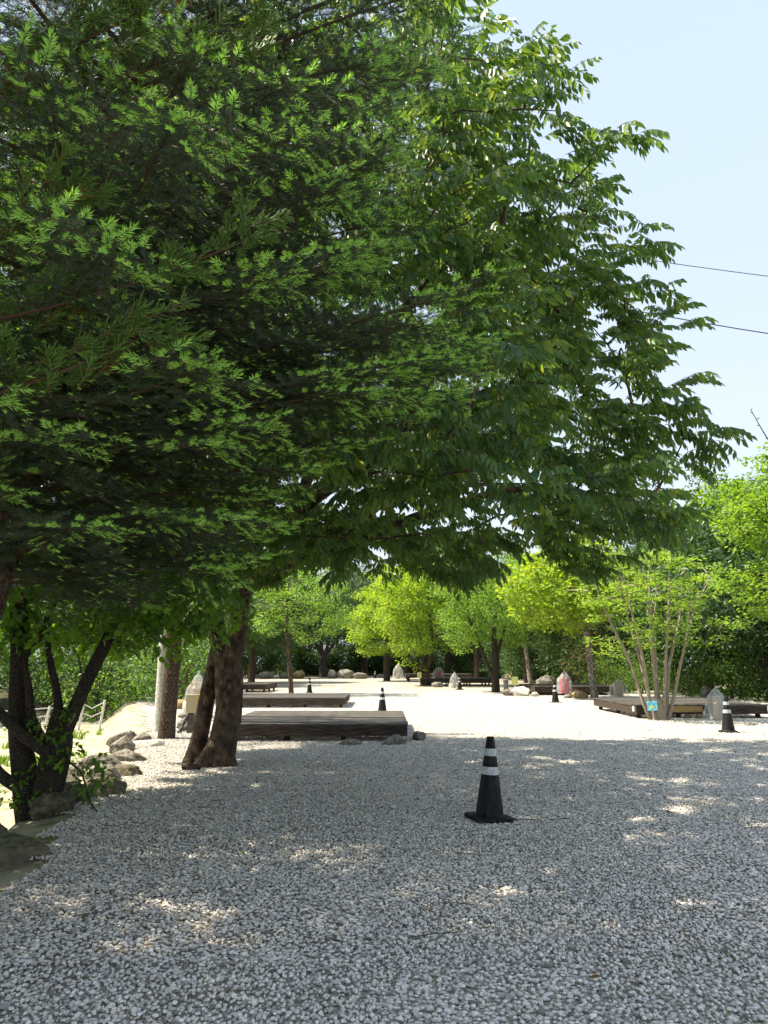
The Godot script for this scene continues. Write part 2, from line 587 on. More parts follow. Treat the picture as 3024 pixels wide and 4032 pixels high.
# juniper: cords of scale leaves that fork again and again
func juniper_spray(seed_: int, brown: float) -> ArrayMesh:
	rng.seed = seed_
	var wood := Geo.new()
	var a := Geo.new()
	var tip := Geo.new()
	var dry := Geo.new()
	wood.tube([Vector3.ZERO, Vector3(0, 0.02, 0.2)], [0.004, 0.0015], 4)
	for i in 34:
		var z := rnd(0.02, 0.21)
		var o := Vector3(0, z * 0.1, z)
		var az := rnd(0, TAU)
		var d := (Vector3(cos(az), sin(az) * 0.8, 0) * rnd(0.5, 0.9) + Vector3(0, 0.15, 1) * rnd(0.6, 1.0)).normalized()
		var l := rnd(0.05, 0.09)
		var g := dry if rng.randf() < brown else a
		g.tube([o, o + d * l * 0.5, o + d * l + Vector3(0, 0.006, 0.004)], [0.003, 0.0036, 0.001], 3)
		for j in 5:
			var s := rnd(0.3, 0.95)
			var d2 := (d + rball() * 0.8).normalized()
			var p := o + d * l * s
			var g2 := dry if rng.randf() < brown else tip if rng.randf() < 0.45 else a
			g2.tube([p, p + d2 * rnd(0.015, 0.028)], [0.0036, 0.0012], 3)
	var m := ArrayMesh.new()
	wood.into(m, M.twig_red)
	a.into(m, M.juni)
	tip.into(m, M.juni_tip)
	dry.into(m, M.juni_brown)
	return m

# ------------------------------------------------------------------ growing trees
func ribbon(p: Array, r: Array, steps := 4) -> Array:
	# a smooth line through the points: [points, radii]
	var q: Array = []
	var s: Array = []
	for i in p.size() - 1:
		var a: Vector3 = p[maxi(i - 1, 0)]
		var b: Vector3 = p[i]
		var d: Vector3 = p[i + 1]
		var e: Vector3 = p[mini(i + 2, p.size() - 1)]
		for k in steps:
			var t := float(k) / steps
			q.append(b.cubic_interpolate(d, a, e, t))
			s.append(lerpf(r[i], r[i + 1], t))
	q.append(p[-1])
	s.append(r[-1])
	return [q, s]

# joins every target to the nearest wood already there and returns the directions at the targets
func grow(g: Geo, nodes: PackedVector3Array, targets: Array, thick := 0.02, thin := 0.004, sides := 4, bias := 0.0) -> Array:
	var ends: Array = []
	var origin := nodes[0]
	var order := targets.duplicate()
	order.sort_custom(func(a, b): return a.distance_squared_to(origin) < b.distance_squared_to(origin))
	for t in order:
		var best := 0
		var bd := 1e9
		for i in nodes.size():
			var d: float = nodes[i].distance_squared_to(t)
			if bias > 0.0 and nodes[i].y > t.y + 0.3:
				d += bias
			if d < bd:
				bd = d
				best = i
		var from := nodes[best]
		var l := sqrt(bd)
		if l < 0.05:
			ends.append([t, Vector3.UP])
			continue
		var lead: Vector3 = (from - nodes[maxi(best - 1, 0)])
		lead = lead.normalized() if lead.length() < 1.5 and lead.length() > 0.001 else Vector3.UP
		var ctl: Vector3 = from.lerp(t, 0.45) + (lead * 0.18 + Vector3.UP * 0.12) * l + rball() * l * 0.08
		var n := clampi(int(l / 0.22), 2, 8)
		var pts: Array = [from]
		var rad: Array = [thick * clampf(0.35 + l * 0.45, 0.3, 1.4)]
		for k in n:
			var s := (k + 1.0) / n
			var p: Vector3 = from.lerp(ctl, s).lerp(ctl.lerp(t, s), s)
			pts.append(p)
			rad.append(lerpf(rad[0], thin, pow(s, 0.8)))
			nodes.append(p)
		g.tube(pts, rad, sides)
		ends.append([t, (pts[-1] - pts[-2] as Vector3).normalized()])
	return ends

func spread(count: int, gap: float, blobs: Array, shell := 0.6, floor_y := -9.0, tries := 40000, ragged := 0.18) -> Array:
	# points in a union of ellipsoids [centre, radii], near its outside, at least gap apart
	var out: Array = []
	var cells := {}
	var f := FastNoiseLite.new()
	f.seed = rng.randi() % 1000
	f.frequency = 0.4 if ragged > 0.3 else 0.55
	var lo: Vector3 = blobs[0][0] - blobs[0][1]
	var hi: Vector3 = blobs[0][0] + blobs[0][1]
	for b in blobs:
		lo = lo.min(b[0] - b[1])
		hi = hi.max(b[0] + b[1])
	for k in tries:
		if out.size() >= count:
			break
		var p := Vector3(rnd(lo.x, hi.x), rnd(maxf(lo.y, floor_y), hi.y), rnd(lo.z, hi.z))
		var deep := 9.0
		for b in blobs:
			deep = minf(deep, ((p - b[0]) / b[1]).length())
		deep += f.get_noise_3dv(p) * ragged
		if deep > 1.0 or deep < shell * rnd(0.7, 1.1):
			continue
		var key := Vector3i((p / gap).floor())
		var near := false
		for x in range(-1, 2):
			for y in range(-1, 2):
				for z in range(-1, 2):
					for q in cells.get(key + Vector3i(x, y, z), []):
						if p.distance_squared_to(q) < gap * gap:
							near = true
		if near:
			continue
		if not cells.has(key):
			cells[key] = []
		cells[key].append(p)
		out.append(p)
	return out

# a broadleaved tree of the middle distance or beyond
func leafy_tree(called: String, label: String, group: String, base: Vector3, stems: Array, blobs: Array, targets: int, gap: float, bunch: ArrayMesh, per: int, size: Vector2, bark: Material, seed_: int, shell := 0.45, spreadout := 0.35) -> Node3D:
	rng.seed = seed_
	var t := thing(called, label, "tree", base, group)
	var g := Geo.new()
	var nodes := PackedVector3Array()
	for s in stems:
		var q := ribbon(s[0], s[1], 4)
		g.tube(q[0], q[1], 8, 0.07)
		for p in q[0]:
			if p.y > 0.9:
				nodes.append(p)
	if nodes.is_empty():
		nodes.append(Vector3(0, 1, 0))
	var tg := spread(int(targets * 0.75), gap * 1.22, blobs, shell, -9.0, 40000, 0.75)
	var ends := grow(g, nodes, tg, 0.03, 0.006, 4, 1.0)
	part(t, "trunk", g.mesh(bark))
	var where: Array = []
	for e in ends:
		for k in per + 1:
			var sc := rnd(size.x, size.y)
			var b := Basis(Vector3.UP, rnd(0, TAU)) * Basis(Vector3.RIGHT, rnd(-0.3, 0.3))
			where.append(Transform3D(b.scaled(Vector3.ONE * sc), e[0] + rball() * Vector3(spreadout, spreadout * 0.38, spreadout)))
	scatter(t, "crown", bunch, where)
	return t

# ------------------------------------------------------------------ the place
const EDGE := [[12.0, -1.2], [2.0, -1.7], [-2.0, -2.0], [-4.0, -2.3], [-5.75, -2.62], [-6.8, -2.95], [-8.8, -3.5], [-11.3, -3.95], [-13.3, -4.3], [-15.3, -4.7], [-18.0, -5.6], [-24.0, -7.6], [-32.0, -10.5], [-42.0, -14.0], [-60.0, -17.0], [-100.0, -20.0]]

func edge_x(z: float) -> float:
	for i in EDGE.size() - 1:
		if z <= EDGE[i][0] and z >= EDGE[i + 1][0]:
			return lerpf(EDGE[i][1], EDGE[i + 1][1], (EDGE[i][0] - z) / (EDGE[i][0] - EDGE[i + 1][0]))
	return -1.2 if z > 0 else -20.0

func ground_height(x: float, z: float) -> float:
	var d := edge_x(z) - 0.2 - x
	if d < 0:
		return -0.05
	var deep := smoothstep(-46.0, -36.0, z)
	var y := -0.72 * smoothstep(0.0, 1.1, d)
	y -= 0.55 * smoothstep(4.2, 6.0, d)
	y += 1.1 * smoothstep(11.0, 15.0, d)
	return lerpf(-0.05, y - 0.05, deep)

func sunk(p: Vector3) -> Vector3:
	# under the path the soil lies a little lower
	var d := edge_x(p.z) - p.x
	return p - Vector3(0, 0.14 if d > -0.3 and d < 4.6 and p.z > -37.0 and p.z < 12.0 else 0.0, 0)

func _ready() -> void:
	# camera, sky, sun, exposure
	var cam := Camera3D.new()
	cam.name = "camera"
	add_child(cam)
	cam.position = Vector3(0, 1.46, 0)
	cam.rotation_degrees = Vector3(11.58, 0, 0)
	cam.fov = 69.62
	cam.near = 0.05
	cam.far = 600
	cam.current = true
	var sky := ProceduralSkyMaterial.new()
	sky.sky_top_color = Color(0.71, 0.78, 0.87)
	sky.sky_horizon_color = Color(0.845, 0.872, 0.91)
	sky.sky_curve = 0.22
	sky.ground_horizon_color = Color(0.55, 0.55, 0.5)
	sky.ground_bottom_color = Color(0.3, 0.3, 0.26)
	sky.sun_angle_max = 45.0
	sky.sun_curve = 0.12
	var env := Environment.new()
	env.background_mode = Environment.BG_SKY
	env.sky = Sky.new()
	env.sky.sky_material = sky
	env.background_energy_multiplier = 0.55
	env.tonemap_mode = Environment.TONE_MAPPER_LINEAR
	env.tonemap_exposure = 2.8
	env.sdfgi_enabled = true
	env.ssao_enabled = true
	env.ssil_enabled = true
	var we := WorldEnvironment.new()
	we.name = "world"
	we.environment = env
	add_child(we)
	var sun := DirectionalLight3D.new()
	sun.name = "sun"
	sun.light_energy = 1.5
	sun.light_color = Color(1.0, 0.95, 0.86)
	sun.light_angular_distance = 0.6
	sun.shadow_enabled = true
	add_child(sun)
	sun.look_at_from_position(Vector3(-0.56, 0.82, -0.06) * 50.0, Vector3.ZERO)

	make_materials()
	build_ground()
	build_gravel()
	build_zelkova()
	build_fir()
	build_juniper()
	build_left_side()
	build_decks()
	build_cones()
	build_middle_trees()
	build_backdrop()
	build_rocks()
	build_small_things()

func build_ground() -> void:
	var g := Geo.new()
	var xs: Array = []
	var x := -26.0
	while x < 2.0:
		xs.append(x)
		x += 0.5 if x < -8 or x > -1 else 0.3
	xs.append_array([2.0, 30.0, 120.0])
	xs = [-200.0, -60.0] + xs
	var zs: Array = [40.0]
	var z := 14.0
	while z > -50.0:
		zs.append(z)
		z -= 0.6
	zs.append_array([-60.0, -100.0, -260.0])
	for i in xs.size() - 1:
		for j in zs.size() - 1:
			var a := Vector3(xs[i], ground_height(xs[i], zs[j]), zs[j])
			var b := Vector3(xs[i + 1], ground_height(xs[i + 1], zs[j]), zs[j])
			var d := Vector3(xs[i + 1], ground_height(xs[i + 1], zs[j + 1]), zs[j + 1])
			var e := Vector3(xs[i], ground_height(xs[i], zs[j + 1]), zs[j + 1])
			g.quad(sunk(e), sunk(d), sunk(b), sunk(a))
	structure("ground", g.mesh(M.soil))
	# the sandy path below the stone edge
	var pa := Geo.new()
	z = 12.0
	while z > -37.0:
		for k in 12:
			var q: Array = []
			for c in [[k, z], [k + 1, z], [k + 1, z - 0.6], [k, z - 0.6]]:
				var px: float = edge_x(c[1]) + 0.5 - c[0] * 0.45
				q.append(Vector3(px, ground_height(px, c[1]) + 0.03, c[1]))
			pa.quad(q[0], q[1], q[2], q[3])
		z -= 0.6
	structure("sandy_path", pa.mesh(M.sand))
	# the yard: gravel spread over the upper level
	var y := Geo.new()
	z = 14.0
	while z > -90.0:
		var z2 := z - 2.0
		y.quad(Vector3(edge_x(z2) + 0.15, -0.012, z2), Vector3(26, -0.012, z2), Vector3(26, -0.012, z), Vector3(edge_x(z) + 0.15, -0.012, z))
		z = z2
	structure("gravel_yard_ground", y.mesh(M.yard))
	var w := Geo.new()
	w.quad(Vector3(-26, -1.08, -46), Vector3(-8, -1.08, -46), Vector3(-8, -1.08, 14), Vector3(-26, -1.08, 14))
	structure("pond_water", w.mesh(M.water))

func gravel_patch(base: Array, seed_: int, n: int, wide: float, loose: int) -> ArrayMesh:
	rng.seed = seed_
	var g := Geo.new()
	for i in n * n + loose:
		var p: Vector3
		if i < n * n:
			p = Vector3((i % n + rnd(-0.1, 1.1)) / n, 0, (int(i / n) + rnd(-0.1, 1.1)) / n) * wide
			p.y = rnd(-0.006, 0.006)
		else:
			p = Vector3(rnd(0, wide), rnd(0.006, 0.016), rnd(0, wide))
		var s := rnd(0.0072, 0.0132) * (1.0 if rng.randf() > 0.06 else 1.45)
		var b := Basis(rball().normalized(), rnd(0, TAU)).scaled(Vector3(1.1, rnd(0.5, 0.8), rnd(0.7, 1.1)) * s)
		var t := rnd(0.55, 0.92)
		var q := rng.randf()
		var col := Color(t, t * 0.955, t * 0.885)
		if q < 0.16:
			col = Color(t * 0.58, t * 0.56, t * 0.53)
		elif q < 0.26:
			col = Color(t * 0.95, t * 0.86, t * 0.72)
		elif q < 0.31:
			col = Color(t * 0.30, t * 0.28, t * 0.25)
		g.tint = col
		var vs: Array = []
		for v in base[0]:
			vs.append(p + b * (v * rnd(0.66, 1.24)))
		for f in base[1]:
			g.tri(vs[f[0]], vs[f[2]], vs[f[1]])
	return g.mesh(M.gravel)

func build_gravel() -> void:
	var base := icosphere(0)
	var tiles: Array = []
	for k in 3:
		tiles.append(gravel_patch(base, 100 + k, 42, 1.0, 560))
	var gravel := Node3D.new()
	gravel.name = "gravel"
	gravel.set_meta("kind", "stuff")
	gravel.set_meta("label", "pale grey crushed stone spread over the whole yard")
	gravel.set_meta("category", "gravel")
	add_child(gravel)
	var where: Array = [[], [], []]
	rng.seed = 77
	for zi in range(-40, 3):
		var half := 0.56 * absf(zi) + 2.6
		for xi in range(-16, 24):
			if absf(xi + 0.5) > half or xi < maxf(edge_x(zi), edge_x(zi + 1.0)):
				continue
			var turn := rng.randi() % 4
			var b := Basis(Vector3.UP, turn * PI / 2)
			var c := Vector3(xi + 0.5, rnd(-0.003, 0.003), zi + 0.5)
			where[rng.randi() % 3].append(Transform3D(b, c - b * Vector3(0.5, 0, 0.5)))
	for k in 3:
		scatter(gravel, "stones", tiles[k], where[k])
	# small patches finish the ragged edge along the boulders
	var small := gravel_patch(base, 130, 11, 0.25, 34)
	var fringe: Array = []
	for zi in range(-160, 12):
		for xi in range(-64, 0):
			var x := xi * 0.25
			var z := zi * 0.25
			var e := edge_x(z + 0.125)
			if x + 0.125 < e + rnd(-0.05, 0.1) or floorf(x) >= maxf(edge_x(floorf(z)), edge_x(floorf(z) + 1.0)):
				continue
			if absf(x) > 0.56 * absf(z) + 2.6:
				continue
			var b := Basis(Vector3.UP, (rng.randi() % 4) * PI / 2)
			fringe.append(Transform3D(b, Vector3(x + 0.125, 0, z + 0.125) - b * Vector3(0.125, 0, 0.125)))
	scatter(gravel, "stones", small, fringe)

# ------------------------------------------------------------------ the big zelkova
func build_zelkova() -> void:
	rng.seed = 5
	var base := Vector3(-2.5, 0, -11.3)
	var t := thing("zelkova_tree", "large spreading tree with forked brown trunk and drooping leaves over the gravel", "tree", base)
	var g := Geo.new()
	var V := func(x, y, z): return Vector3(x, y, z) - base
	# [points, radii], in metres of the place
	var stems: Array = [
		[[V.call(-2.50, -0.05, -11.20), V.call(-2.42, 0.12, -11.22), V.call(-2.34, 0.45, -11.25), V.call(-2.30, 0.80, -11.3), V.call(-2.32, 1.25, -11.3), V.call(-2.36, 1.55, -11.3)], [.30, .245, .215, .20, .205, .19]],
		[[V.call(-2.35, 1.45, -11.3), V.call(-2.22, 1.8, -11.25), V.call(-2.18, 2.25, -11.2), V.call(-2.1, 2.65, -11.2), V.call(-1.97, 2.85, -11.15)], [.15, .15, .145, .14, .13]],
		[[V.call(-2.38, 1.45, -11.3), V.call(-2.5, 1.75, -11.35), V.call(-2.62, 2.2, -11.4), V.call(-2.7, 2.7, -11.4), V.call(-2.76, 3.3, -11.4), V.call(-2.65, 4.4, -11.3), V.call(-2.2, 5.8, -11.2), V.call(-1.7, 7.4, -10.8), V.call(-1.2, 9.2, -10.4), V.call(-0.9, 10.6, -10.2)], [.15, .15, .145, .135, .125, .11, .095, .07, .045, .02]],
		[[V.call(-2.86, -0.05, -11.5), V.call(-2.78, 0.3, -11.5), V.call(-2.70, 0.8, -11.5), V.call(-2.6, 1.4, -11.5), V.call(-2.52, 1.9, -11.45)], [.17, .14, .125, .115, .10]],
		# low limb to the right
		[[V.call(-2.1, 2.6, -11.2), V.call(-1.75, 2.82, -11.0), V.call(-1.2, 2.95, -10.6), V.call(-0.4, 3.1, -10.0), V.call(0.6, 3.35, -9.2), V.call(1.4, 3.45, -8.5), V.call(2.1, 3.4, -8.0)], [.12, .115, .10, .08, .06, .04, .02]],
		# long limb with an elbow
		[[V.call(-1.99, 2.8, -11.15), V.call(-1.92, 3.1, -11.15), V.call(-1.8, 3.28, -11.1), V.call(-1.45, 3.4, -10.9), V.call(-0.95, 3.33, -10.5), V.call(-0.4, 3.45, -10.1), V.call(0.3, 3.8, -9.6), V.call(1.2, 4.15, -9.1), V.call(1.8, 4.0, -8.6), V.call(2.4, 3.6, -8.3)], [.12, .12, .115, .11, .10, .085, .07, .055, .035, .015]],
		# the one that rises across the crown
		[[V.call(-1.45, 3.4, -10.9), V.call(-1.1, 3.75, -10.6), V.call(-0.7, 3.95, -10.2), V.call(-0.05, 4.3, -9.7), V.call(0.5, 5.0, -9.3), V.call(1.0, 6.0, -9.0), V.call(1.4, 6.9, -8.8), V.call(1.6, 7.6, -8.6)], [.10, .095, .09, .08, .068, .05, .035, .015]],
		[[V.call(-0.05, 4.3, -9.7), V.call(0.8, 4.75, -9.3), V.call(1.6, 4.9, -9.0), V.call(2.4, 5.1, -9.0)], [.06, .05, .035, .015]],
		# upright from the elbow
		[[V.call(-1.8, 3.28, -11.1), V.call(-1.75, 3.8, -11.0), V.call(-1.5, 4.9, -10.6), V.call(-0.9, 6.4, -10.1), V.call(-0.3, 8.0, -9.6), V.call(0.3, 9.6, -9.4)], [.10, .09, .08, .065, .045, .015]],
		# towards the camera
		[[V.call(-1.45, 3.4, -10.9), V.call(-1.1, 3.9, -10.0), V.call(-0.6, 4.4, -8.8), V.call(-0.1, 4.8, -7.4), V.call(0.4, 4.9, -6.2)], [.085, .08, .065, .045, .015]],
		[[V.call(-2.72, 3.0, -11.4), V.call(-2.3, 3.8, -10.4), V.call(-1.8, 4.6, -9.2), V.call(-1.4, 5.2, -7.8), V.call(-1.0, 5.6, -6.6)], [.08, .075, .06, .04, .015]],
		# away and to the left
		[[V.call(-2.7, 3.9, -11.35), V.call(-3.5, 4.8, -11.6), V.call(-4.6, 5.6, -12.0), V.call(-5.6, 6.0, -12.2)], [.085, .07, .045, .015]],
		[[V.call(-2.5, 4.9, -11.3), V.call(-2.0, 5.8, -12.4), V.call(-1.0, 6.5, -13.6), V.call(0.4, 6.9, -14.6)], [.08, .065, .045, .015]],
		[[V.call(-0.95, 3.33, -10.5), V.call(0.0, 3.9, -11.3), V.call(1.2, 4.4, -12.2), V.call(2.5, 4.6, -12.8)], [.08, .065, .045, .015]],
		[[V.call(-1.7, 7.4, -10.8), V.call(-2.8, 8.6, -11.0), V.call(-3.6, 9.4, -11.0)], [.05, .035, .012]],
	]
	var nodes := PackedVector3Array()
	for s in stems:
		var q := ribbon(s[0], s[1], 5)
		g.tube(q[0], q[1], 12, 0.10, 1.3)
		for p in q[0]:
			if p.y > 2.7:
				nodes.append(p)
	# a flared root and a burl
	g.tube([V.call(-2.42, 0.3, -11.1), V.call(-2.62, 0.04, -11.0), V.call(-2.72, -0.06, -10.95)], [.13, .09, .05], 8, 0.1)
	g.tube([V.call(-2.40, 0.3, -11.2), V.call(-2.2, 0.04, -11.1), V.call(-2.12, -0.06, -11.05)], [.13, .09, .05], 8, 0.1)
	part(t, "trunk", g.mesh(M.bark))
	var blobs: Array = [
		[V.call(-0.15, 5.5, -9.2), Vector3(3.1, 2.9, 4.4)],
		[V.call(-0.5, 8.4, -9.6), Vector3(2.2, 2.6, 3.2)],
		[V.call(-2.6, 6.8, -11.2), Vector3(3.6, 4.0, 4.2)],
		[V.call(1.75, 3.3, -8.2), Vector3(1.5, 0.9, 2.5)],
		[V.call(0.0, 3.6, -8.2), Vector3(3.0, 1.3, 3.4)],
		[V.call(0.4, 7.0, -12.4), Vector3(2.7, 2.6, 3.0)],
	]
	var targets: Array = []
	for p in spread(1350, 0.41, blobs, 0.6, 2.6, 90000, 0.24):
		if ((p + base - Vector3(0.2, 4.35, -9.6)) / Vector3(2.3, 0.95, 3.8)).length() < 1.0 and rng.randf() < 0.85:
			continue # the bare inside, where the limbs show
		targets.append(p)
	var twigs := Geo.new()
	var ends := grow(twigs, nodes, targets, 0.024, 0.005, 4, 0.6)
	var bw := part(t, "branchwork", twigs.mesh(M.bark))
	bw.set_meta("kind", "stuff")
	var sprays: Array = [zelkova_spray(301), zelkova_spray(302), zelkova_spray(303)]
	rng.seed = 6
	var where: Array = [[], [], []]
	var near: Array = []
	var heart: Vector3 = V.call(-0.6, 5.8, -10.2)
	for e in ends:
		var o: Vector3 = e[0]
		var out := (o - heart) * Vector3(1, 0.25, 1)
		var az := atan2(out.x, out.z)
		for k in (8 if o.y < 5.5 else 5):
			var yaw := az + rnd(-1.5, 1.5)
			var pitch := rnd(-0.55, 0.35)
			var b := Basis(Vector3.UP, yaw) * Basis(Vector3.RIGHT, pitch) * Basis(Vector3.BACK, rnd(-0.4, 0.4))
			var sc := rnd(0.85, 1.2)
			var p := o + rball() * Vector3(0.30, 0.22, 0.30)
			var tr := Transform3D(b.scaled(Vector3.ONE * sc), p)
			var kind := rng.randi() % 3
			var world: Vector3 = p + base
			near.append([world.length(), where[kind].size(), kind])
			where[kind].append(tr)
	# the sprays nearest to the viewer stand as parts of their own, the rest as one mass
	near.sort_custom(func(a, b): return a[0] < b[0])
	var single := {}
	for i in 290:
		var q: Array = near[i]
		single[q[2] * 100000 + q[1]] = true
		var o := part(t, "leaf_spray", sprays[q[2]])
		o.transform = where[q[2]][q[1]]
	for k in 3:
		var rest: Array = []
		for i in where[k].size():
			if not single.has(k * 100000 + i):
				rest.append(where[k][i])
		scatter(t, "crown", sprays[k], rest)

# ------------------------------------------------------------------ firs
func fir_bough(t: Node3D, from: Vector3, dir: Vector3, long: float, droop: float, sets: Array, thick: float, scale_ := 1.0, step := 0.085, tips := 0.93) -> void:
	var pts: Array = []
	var rad: Array = []
	var flat := Vector3(dir.x, 0, dir.z).normalized()
	var side := Vector3(flat.z, 0, -flat.x)
	var bend := rnd(-0.12, 0.12)
	for i in 9:
		var s := i / 8.0
		pts.append(dir * long * s + Vector3.UP * (-droop * s * s * long) + side * bend * s * s * long)
		rad.append(lerpf(thick, 0.004, pow(s, 0.8)))
	var g := Geo.new()
	g.tube(pts, rad, 6, 0.06)
	var where: Array = []
	for k in sets.size():
		where.append([])
	var z := long * 0.16
	var k := 0
	while z < long:
		var s := z / long
		var f := s * 8.0
		var i := mini(int(f), 7)
		var p: Vector3 = (pts[i] as Vector3).lerp(pts[i + 1], f - i)
		var fw := (pts[i + 1] - pts[i] as Vector3).normalized()
		var sd := 1.0 if k % 2 == 0 else -1.0
		var open := lerpf(1.15, 0.55, s)
		var d := (fw * cos(open) + side * sd * sin(open) + Vector3.UP * rnd(-0.85, 0.12) * (1.1 - s)).normalized()
		var b := Basis.looking_at(-d, Vector3.UP + side * sd * 0.2)
		var sc := scale_ * rnd(0.75, 1.25) * lerpf(1.15, 0.7, s)
		var pick := sets.size() - 1 if s + rnd(-0.10, 0.10) > tips or rng.randf() < 0.03 else (rng.randi() % (sets.size() - 1))
		where[pick].append(Transform3D(b.scaled(Vector3.ONE * sc), p))
		if rng.randf() < 0.45:
			var d2 := (fw * 0.7 + side * sd * rnd(-0.5, 0.5) + Vector3.UP * rnd(-0.8, 0.5)).normalized()
			where[pick].append(Transform3D(Basis.looking_at(-d2, Vector3.UP).scaled(Vector3.ONE * sc * 0.7), p))
		z += step * rnd(0.8, 1.2) * scale_
		k += 1
	where[-1].append(Transform3D(Basis.looking_at(-(pts[8] - pts[7] as Vector3).normalized(), Vector3.UP).scaled(Vector3.ONE * scale_ * 0.7), pts[7]))
	var o := part(t, "bough", g.mesh(M.twig))
	o.position = from
	for q in sets.size():
		if where[q].size():
			scatter(o, "needles", sets[q], where[q])

func build_fir() -> void:
	var sets: Array = [fir_branchlet(401, 0.0), fir_branchlet(402, 0.05), fir_branchlet(403, 0.55)]
	rng.seed = 40
	var base := Vector3(-2.56, -0.05, -4.1)
	var t := thing("fir_tree", "dark green fir with pale new needle tips filling the upper left", "tree", base)
	var g := Geo.new()
	var line: Array = [Vector3(-0.03, -0.1, 0), Vector3(0.05, 0.5, 0), Vector3(0.28, 1.6, 0), Vector3(0.5, 2.7, 0), Vector3(0.8, 4.6, -0.05), Vector3(0.95, 7.0, -0.1), Vector3(1.0, 9.6, -0.1)]
	var q := ribbon(line, [.19, .145, .12, .11, .09, .06, .015], 6)
	g.tube(q[0], q[1], 12, 0.06)
	part(t, "trunk", g.mesh(M.bark_fir))
	# boughs aimed by hand: tip in the place, height of the fork on the trunk
	var aim: Array = [
		[Vector3(0.50, 3.42, -4.0), 3.0], [Vector3(0.28, 3.25, -4.2), 2.95], [Vector3(0.05, 3.15, -4.5), 2.9], [Vector3(0.38, 3.36, -3.85), 2.95], [Vector3(0.18, 3.3, -3.75), 3.0], [Vector3(0.0, 3.05, -3.9), 2.8], [Vector3(-0.12, 2.9, -4.0), 2.7], [Vector3(0.22, 3.05, -4.2), 2.8], [Vector3(0.44, 3.28, -4.2), 2.9],
		[Vector3(-0.90, 2.12, -4.5), 2.0], [Vector3(-1.05, 2.0, -4.2), 1.95], [Vector3(-1.15, 2.2, -3.7), 2.1], [Vector3(-0.95, 2.3, -4.9), 2.2], [Vector3(-1.3, 2.05, -3.2), 2.0], [Vector3(-1.2, 2.35, -5.0), 2.25],
		[Vector3(-0.85, 2.45, -4.3), 2.35], [Vector3(-0.60, 2.6, -4.4), 2.45], [Vector3(-0.35, 2.8, -4.3), 2.6], [Vector3(-0.75, 2.65, -3.6), 2.55], [Vector3(-0.3, 2.95, -3.9), 2.75],
		[Vector3(-0.25, 3.7, -4.0), 3.3], [Vector3(-0.2, 3.9, -3.6), 3.5], [Vector3(-0.22, 4.1, -4.3), 3.7], [Vector3(0.0, 4.5, -3.8), 4.0], [Vector3(0.15, 4.9, -3.6), 4.3], [Vector3(0.3, 5.2, -4.0), 4.6], [Vector3(0.1, 5.5, -4.4), 4.9], [Vector3(0.35, 5.7, -3.7), 5.1],
		[Vector3(-0.7, 3.3, -3.2), 3.2], [Vector3(-0.9, 2.7, -2.9), 2.7], [Vector3(-0.5, 3.9, -3.0), 3.8], [Vector3(-0.8, 4.0, -2.7), 4.0], [Vector3(-1.2, 3.0, -2.5), 3.0], [Vector3(-1.5, 2.45, -2.6), 2.45],
		[Vector3(-1.75, 2.2, -2.9), 2.15], [Vector3(-1.6, 2.6, -2.7), 2.55], [Vector3(-1.9, 2.8, -2.7), 2.8], [Vector3(-1.4, 2.4, -3.1), 2.3], [Vector3(-1.5, 3.2, -2.6), 3.2], [Vector3(-1.2, 3.7, -2.5), 3.7],
		[Vector3(-0.15, 3.45, -3.9), 3.15], [Vector3(-0.05, 4.0, -4.1), 3.6], [Vector3(-0.1, 4.25, -3.5), 3.9], [Vector3(0.05, 4.75, -4.2), 4.3], [Vector3(-0.3, 3.5, -3.4), 3.2], [Vector3(0.2, 5.35, -3.4), 4.9], [Vector3(-0.2, 3.1, -4.6), 2.9], [Vector3(-0.7, 2.35, -4.6), 2.2],
	]
	for a in aim:
		var y: float = a[1]
		var from := trunk_at(line, y)
		var to: Vector3 = a[0] - base
		var d := to - from
		var droop := rnd(0.02, 0.12)
		d.y += droop * d.length()
		fir_bough(t, from, d.normalized(), d.length(), droop, sets, 0.022, 1.05, 0.10, 0.86)
	var y := 2.05
	var az := 0.4
	while y < 9.0:
		var from := trunk_at(line, y)
		az += 2.39996 + rnd(-0.3, 0.3)
		var ln := 2.3 * (1.0 - 0.075 * (y - 2.0)) * rnd(0.75, 1.1)
		var d := Vector3(sin(az), rnd(-0.05, 0.22), cos(az)).normalized()
		var tip := from + d * ln + base
		# keep the air in front of the lens clear
		if tip.z > -2.3 and absf(tip.x) < 1.6 and tip.y < 4.0:
			ln *= 0.55
		if d.x > 0.3 and y < 3.4:
			ln *= 0.6
		fir_bough(t, from, d, ln, rnd(0.05, 0.22), sets, 0.02)
		y += 0.105 if y < 3.2 else 0.065

	# an unseen neighbour, added beyond the left border to shade the gravel
	var base3 := Vector3(-5.0, -0.75, -2.6)
	var t3 := thing("fir_tree", "unseen fir added beyond the left border for its shade", "tree", base3)
	var g3 := Geo.new()
	var line3: Array = [Vector3(0, -0.1, 0), Vector3(0.02, 0.3, 0), Vector3(0.1, 3.0, 0), Vector3(0.2, 6.0, 0), Vector3(0.2, 10.0, 0)]
	var q3 := ribbon(line3, [.2, .16, .13, .08, .015], 6)
	g3.tube(q3[0], q3[1], 12, 0.07)
	part(t3, "trunk", g3.mesh(M.bark_fir))
	y = 2.2
	while y < 9.8:
		az += 2.39996 + rnd(-0.3, 0.3)
		fir_bough(t3, trunk_at(line3, y), Vector3(sin(az), rnd(-0.05, 0.15), cos(az)).normalized(), 2.5 * (1.0 - 0.085 * (y - 2.2)) * rnd(0.75, 1.1), rnd(0.08, 0.2), sets, 0.02, 1.3, 0.10)
		y += 0.085

	# a second fir farther on, beside the concrete pole
	var base2 := Vector3(-4.3, -0.03, -15.1)
